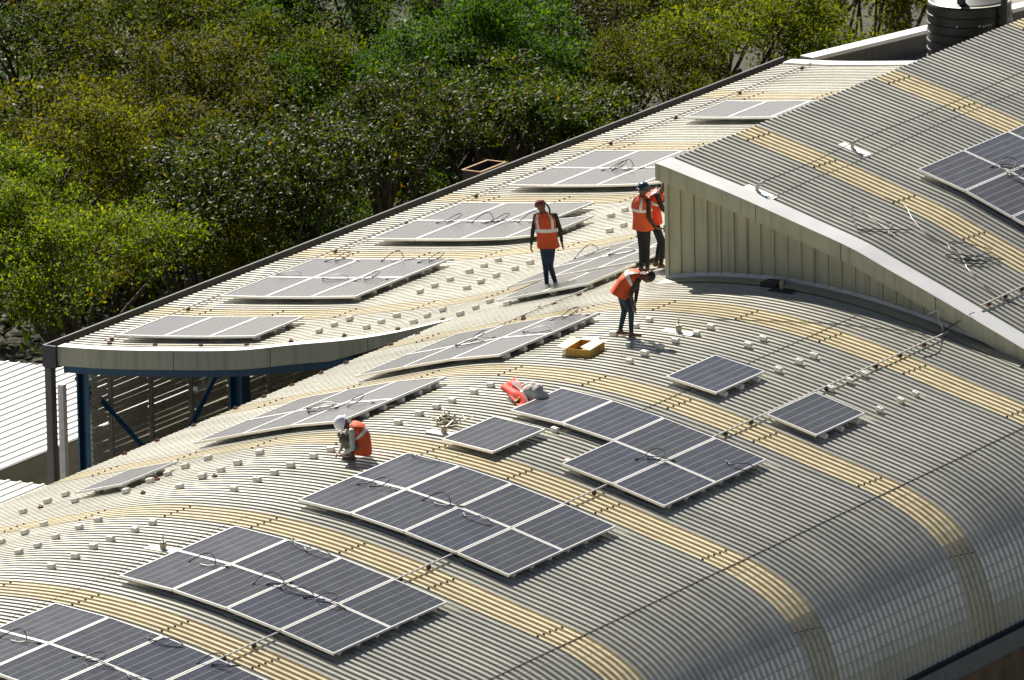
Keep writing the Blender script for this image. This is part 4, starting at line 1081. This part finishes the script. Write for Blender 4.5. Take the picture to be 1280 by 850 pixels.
TREES = [(-27.0,38.5,-6.5,3.2,'fine','filling the left edge just above the lean-to roof'),(-26.7,42.3,-7.2,2.2,'fine','behind the left end of the gutter'),(-26.0,44.3,-6.2,3.1,'gloss','behind the gutter at the third-nearest array'),(-25.3,47.8,-6,2.7,'gloss','just left of the rusty tray'),(-25.1,52.7,-6.2,2.5,'broad','right behind the rusty tray'),(-24.2,56.2,-6.2,2.3,'olive','behind the gutter above the standing worker'),(-23.9,60.3,-6,2.7,'yellow','behind the far end of the gutter'),(-23.7,65.0,-6,2.8,'yellow','left behind the concrete parapet'),(-27.7,69.8,-6,3,'yellow','at the top edge above the parapet'),
(-32.0,44.9,-6,3.3,'fine','at the left edge, halfway up'),(-31.3,48.7,-6,3,'olive','in the upper left, behind the fine-leaved trees'),(-32.0,53.6,-6.2,2.6,'olive','in the upper left, behind the glinting trees'),(-29.8,53.4,-6.3,2.2,'vivid','low and small, in front of the other vivid ones'),(-26.9,54.6,-5.8,2.7,'vivid','largest round crown behind the tray'),(-31.4,58.9,-6,2.6,'vivid','at top centre, left of the round crown'),(-34.7,59.1,-6,2.8,'vivid','near the top, above the glinting trees'),(-36.3,55.0,-6,3,'olive','in the upper left corner, highest of the olive ones'),(-40.0,56.0,-7,2.6,'gloss','in the dark upper left corner'),(-28.2,61.1,-6.5,2.8,'sparse','right of the round vivid crown'),(-26.8,63.0,-6,2.4,'olive','at the top, left of the yellow-green trees'),(-30.6,63.1,-6,2.4,'sparse','at the top edge, right of centre'),(-28.9,68.2,-6,2.8,'yellow','at the top edge, leftmost of its kind'),(-33.2,64.2,-6,2.6,'vivid','at the top edge, rightmost of the vivid ones'),(-36.9,65.3,-6,3,'vivid','at the top edge, second from right of the vivid ones'),(-38.6,61.5,-6,3,'vivid','at the top edge, leftmost of the vivid ones'),(-45.1,65.5,-7,3,'sparse','in the far upper left corner'),(-30.3,38.5,-6,3,'fine','cut by the left edge above the lean-to'),(-25.5,44.6,-8,2.0,'gloss','low and small, tight behind the gutter'),(-29.3,46.9,-7,2.2,'fine','between the left edge and the glinting trees'),(-30.6,59.0,-7.5,2.2,'vivid','low behind the small front vivid one'),(-27.9,59.2,-8,1.8,'broad','low, in the gap left of the thin brown tree'),(-22.5,33.5,-7.6,1.7,'fine','low, right above the corner of the gutter'),(-43.5,58.5,-6.5,3.2,'gloss','at the top left corner, behind the first dark one'),(-47.5,60.5,-6,3.2,'olive','at the very top left corner'),(-41.5,68.,-6,3.2,'vivid','beyond the top edge, left part'),(-36.,71.5,-6,3.2,'gloss','at the top edge above the vivid trees'),(-33.,75.,-6,3.2,'olive','beyond the top edge, middle part'),(-29.,77.,-6,3.2,'yellow','beyond the top edge behind the parapet'),(-44.,53.,-6,3.,'olive','at the left edge below the dark corner'),(-40.5,62.5,-6.5,2.8,'vivid','at the top, farthest left of the vivid ones'),(-30.5,66.,-7,2.4,'gloss','behind the thin brown trees at the top'),(-28.6,57.8,-7.6,2.2,'gloss','in the dark gap right of the round vivid crown'),(-35.5,57.5,-7.4,2.4,'gloss','in the dark gap left of the vivid trees')]
GZ = -12.
for i, (x, y, zc, r, k, where) in enumerate(TREES):
    t = empty('tree', (x, y, GZ), rz=0, label=f'{DESC[k]} {where}', cat='tree', group='trees beyond the gutter')
    me, C = CROWN[k][i % 2]
    cw = bpy.data.objects.new('crown', me); link(cw, t); cw.location = (0, 0, zc-GZ); rz = random.uniform(0, 2*PI)
    cw.rotation_euler = (0, 0, rz); s = r*1.08; cw.scale = (s, s, s*random.uniform(.95, 1.15))
    mb = MB(); top = zc-GZ
    mb.tube(cr([(0, 0, 0), (.08, .05, top*.3), (-.05, .1, top*.6), (.05, 0, top*.95)], 4), [.17-.10*q/12 for q in range(13)], 8)
    rt = Matrix.Rotation(rz, 3, 'Z')
    for j in range(14):
        c = rt @ Vector(C[(j*11) % len(C)])*s; c.z += top
        a = Vector((0, 0, top*random.uniform(.35, .8))); m_ = a.lerp(c, .5)+Vector((random.uniform(-.2, .2), random.uniform(-.2, .2), .25))
        mb.tube(cr([a, m_, c], 4), [.06-.0055*q for q in range(9)], 5)
    mb.build('trunk', M['bark'], t, smooth=True)
# bushes standing between the trees and the gutter
BUSHES = [(-20.5,30.9,-9.6,1.8,'fine','above the far edge of the upper lean-to'),(-23.6,31.6,-9.2,2.2,'fine','above the upper lean-to at the left edge'),(-20.2,33.6,-8.6,1.7,'gloss','behind the first panel row of the low roof'),(-20.4,36.6,-8.4,1.8,'gloss','behind the second array from the gable'),(-20.6,39.8,-8.3,1.9,'broad','below the rusty tray'),(-20.6,43.2,-8.3,1.9,'broad','just right of the rusty tray'),(-20.6,46.8,-8.4,1.9,'olive','behind the gutter above the walking worker'),(-20.6,50.4,-8.4,1.9,'olive','behind the gutter above the black helmet'),(-20.6,54.,-8.4,1.9,'yellow','at the far end of the gutter'),(-20.,57.8,-8.2,2.,'yellow','behind the low end of the parapet'),(-24.5,35.2,-9.,2.2,'fine','between the bright trees at the left edge'),(-23.8,40.2,-9.,2.,'gloss','under the glinting tree nearest the gutter'),(-23.6,50.4,-9.,2.,'broad','low behind the middle of the gutter'),(-23.,62.,-8.6,2.2,'yellow','behind the concrete parapet'),(-27.5,50.,-9.,2.2,'gloss','in the dark hollow left of the tray'),(-26.,57.,-9.,2.2,'olive','in the hollow under the round vivid crown'),(-30.,55.,-9.,2.2,'vivid','in the hollow between the vivid trees'),(-25.6,64.5,-8.8,2.2,'olive','under the yellow-green trees'),(-34.,50.5,-9.,2.4,'olive','in the gap behind the fine-leaved trees'),(-34.5,61.5,-9.,2.4,'vivid','low among the vivid trees near the top')]
for i, (x, y, zc, r, k, where) in enumerate(BUSHES):
    t = empty('bush', (x, y, GZ), label=f"{DESC[k].replace('tree', 'bush').replace(' with orange tips', '').replace(' with glinting leaves', ' glinting')} {where}", cat='bush', group='bushes behind the gutter')
    me, C = CROWN[k][(i+1) % 2]
    cw = bpy.data.objects.new('crown', me); link(cw, t); cw.location = (0, 0, zc-GZ); rz = random.uniform(0, 2*PI); cw.rotation_euler = (0, 0, rz); cw.scale = (r*1.05, r*1.05, r*1.35)
    rt = Matrix.Rotation(rz, 3, 'Z'); mb = MB()
    for j in range(9):
        c = rt @ Vector(C[(j*13) % len(C)])*r; c.z += zc-GZ; c.z = max(c.z, .8)
        mb.tube(cr([(random.uniform(-.1, .1), random.uniform(-.1, .1), 0), (c.x*.4, c.y*.4, c.z*.6), c], 4), [.05-.0045*q for q in range(9)], 5)
    mb.build('stem', M['bark'], t, smooth=True)
# low scrub that fills the gaps between the trunks
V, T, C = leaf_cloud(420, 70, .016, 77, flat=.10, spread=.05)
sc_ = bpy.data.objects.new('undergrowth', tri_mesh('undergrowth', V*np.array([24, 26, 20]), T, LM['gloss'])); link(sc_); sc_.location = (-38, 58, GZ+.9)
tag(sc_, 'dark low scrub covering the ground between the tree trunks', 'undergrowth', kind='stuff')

# ------------------------------------------------------------------ ground
m, nt, b = mat('dry_earth_and_grass')
c = ramp(nt, noise(nt, .12, 8, .65), [(.35, (.016, .020, .007)), (.55, (.034, .030, .013)), (.7, (.016, .024, .006))])
nt.links.new(c, b.inputs['Base Color']); b.inputs['Roughness'].default_value = .95
g = mesh_obj('ground', [(-4000,-4000,GZ),(4000,-4000,GZ),(4000,4000,GZ),(-4000,4000,GZ)], [(0,1,2,3)], m, kind='structure')

# ------------------------------------------------------------------ light, camera
SUN_EL, SUN_AZ = math.radians(46), math.radians(-50)   # azimuth from +y towards +x
w = bpy.data.worlds.new('World'); SC.world = w; w.use_nodes = True
nt = w.node_tree; sk = nt.nodes.new('ShaderNodeTexSky'); sk.sky_type = 'NISHITA'; sk.sun_disc = False
sk.sun_elevation = SUN_EL; sk.sun_rotation = SUN_AZ; sk.altitude = 1500; sk.dust_density = .3; sk.air_density = .55
bw = nt.nodes.new('ShaderNodeRGBToBW'); nt.links.new(sk.outputs[0], bw.inputs[0])
c = mixc(nt, .35, sk.outputs[0], bw.outputs[0])            # dusty air: the blue is muted
tc = N(nt, 'ShaderNodeTexCoord'); sx = N(nt, 'ShaderNodeSeparateXYZ'); nt.links.new(tc.outputs['Generated'], sx.inputs[0])
mr = N(nt, 'ShaderNodeMapRange', interpolation_type='SMOOTHSTEP'); mr.inputs[1].default_value = .31; mr.inputs[2].default_value = .18; mr.inputs[3].default_value = 0; mr.inputs[4].default_value = 1
nt.links.new(sx.outputs[2], mr.inputs[0])
dp = N(nt, 'ShaderNodeVectorMath', operation='DOT_PRODUCT'); nt.links.new(tc.outputs['Generated'], dp.inputs[0]); dp.inputs[1].default_value = (math.sin(SUN_AZ+.2), math.cos(SUN_AZ+.2), 0)
m2 = N(nt, 'ShaderNodeMapRange', interpolation_type='SMOOTHSTEP'); m2.inputs[1].default_value = .15; m2.inputs[2].default_value = .8
nt.links.new(dp.outputs['Value'], m2.inputs[0])
c = mixc(nt, mathn(nt, 'MULTIPLY', mr.outputs[0], m2.outputs[0]), c, (17., 16.1, 14.5))   # bright dust haze on the horizon below the sun
nt.links.new(c, nt.nodes['Background'].inputs[0]); nt.nodes['Background'].inputs[1].default_value = .05
sun = bpy.data.lights.new('sun', 'SUN'); sun.energy = 5.0; sun.angle = math.radians(.53); sun.color = (1, .95, .86)
so = bpy.data.objects.new('sun', sun); COL.objects.link(so)
sd = Vector((math.sin(SUN_AZ)*math.cos(SUN_EL), math.cos(SUN_AZ)*math.cos(SUN_EL), math.sin(SUN_EL)))
so.rotation_euler = sd.to_track_quat('Z', 'Y').to_euler(); so.location = sd*60

cam = bpy.data.cameras.new('camera'); co = bpy.data.objects.new('camera', cam); COL.objects.link(co)
yaw, pit, rol = math.radians(31.692820), math.radians(14.098107), math.radians(-1.174276)
fw = Vector((-math.sin(yaw)*math.cos(pit), math.cos(yaw)*math.cos(pit), -math.sin(pit))); ri = Vector((math.cos(yaw), math.sin(yaw), 0)); up = ri.cross(fw)
r2 = ri*math.cos(rol)+up*math.sin(rol); u2 = -ri*math.sin(rol)+up*math.cos(rol)
mw = Matrix((r2, u2, -fw)).transposed().to_4x4(); mw.translation = Vector((82.757099, -122.143824, 40.692968)); co.matrix_world = mw
cam.sensor_width = 36; cam.lens = 12241.116*36/1280; cam.clip_start = 1; cam.clip_end = 9000
cam.dof.use_dof = True; cam.dof.focus_distance = 160; cam.dof.aperture_fstop = 6.3
SC.camera = co
SC.view_settings.view_transform = 'Standard'; SC.view_settings.look = 'None'; SC.view_settings.gamma = 1.0; SC.view_settings.use_curve_mapping = False
SC.view_settings.exposure = 1.08
SC.cycles.max_bounces = 6; SC.cycles.transparent_max_bounces = 8; SC.cycles.use_denoising = True
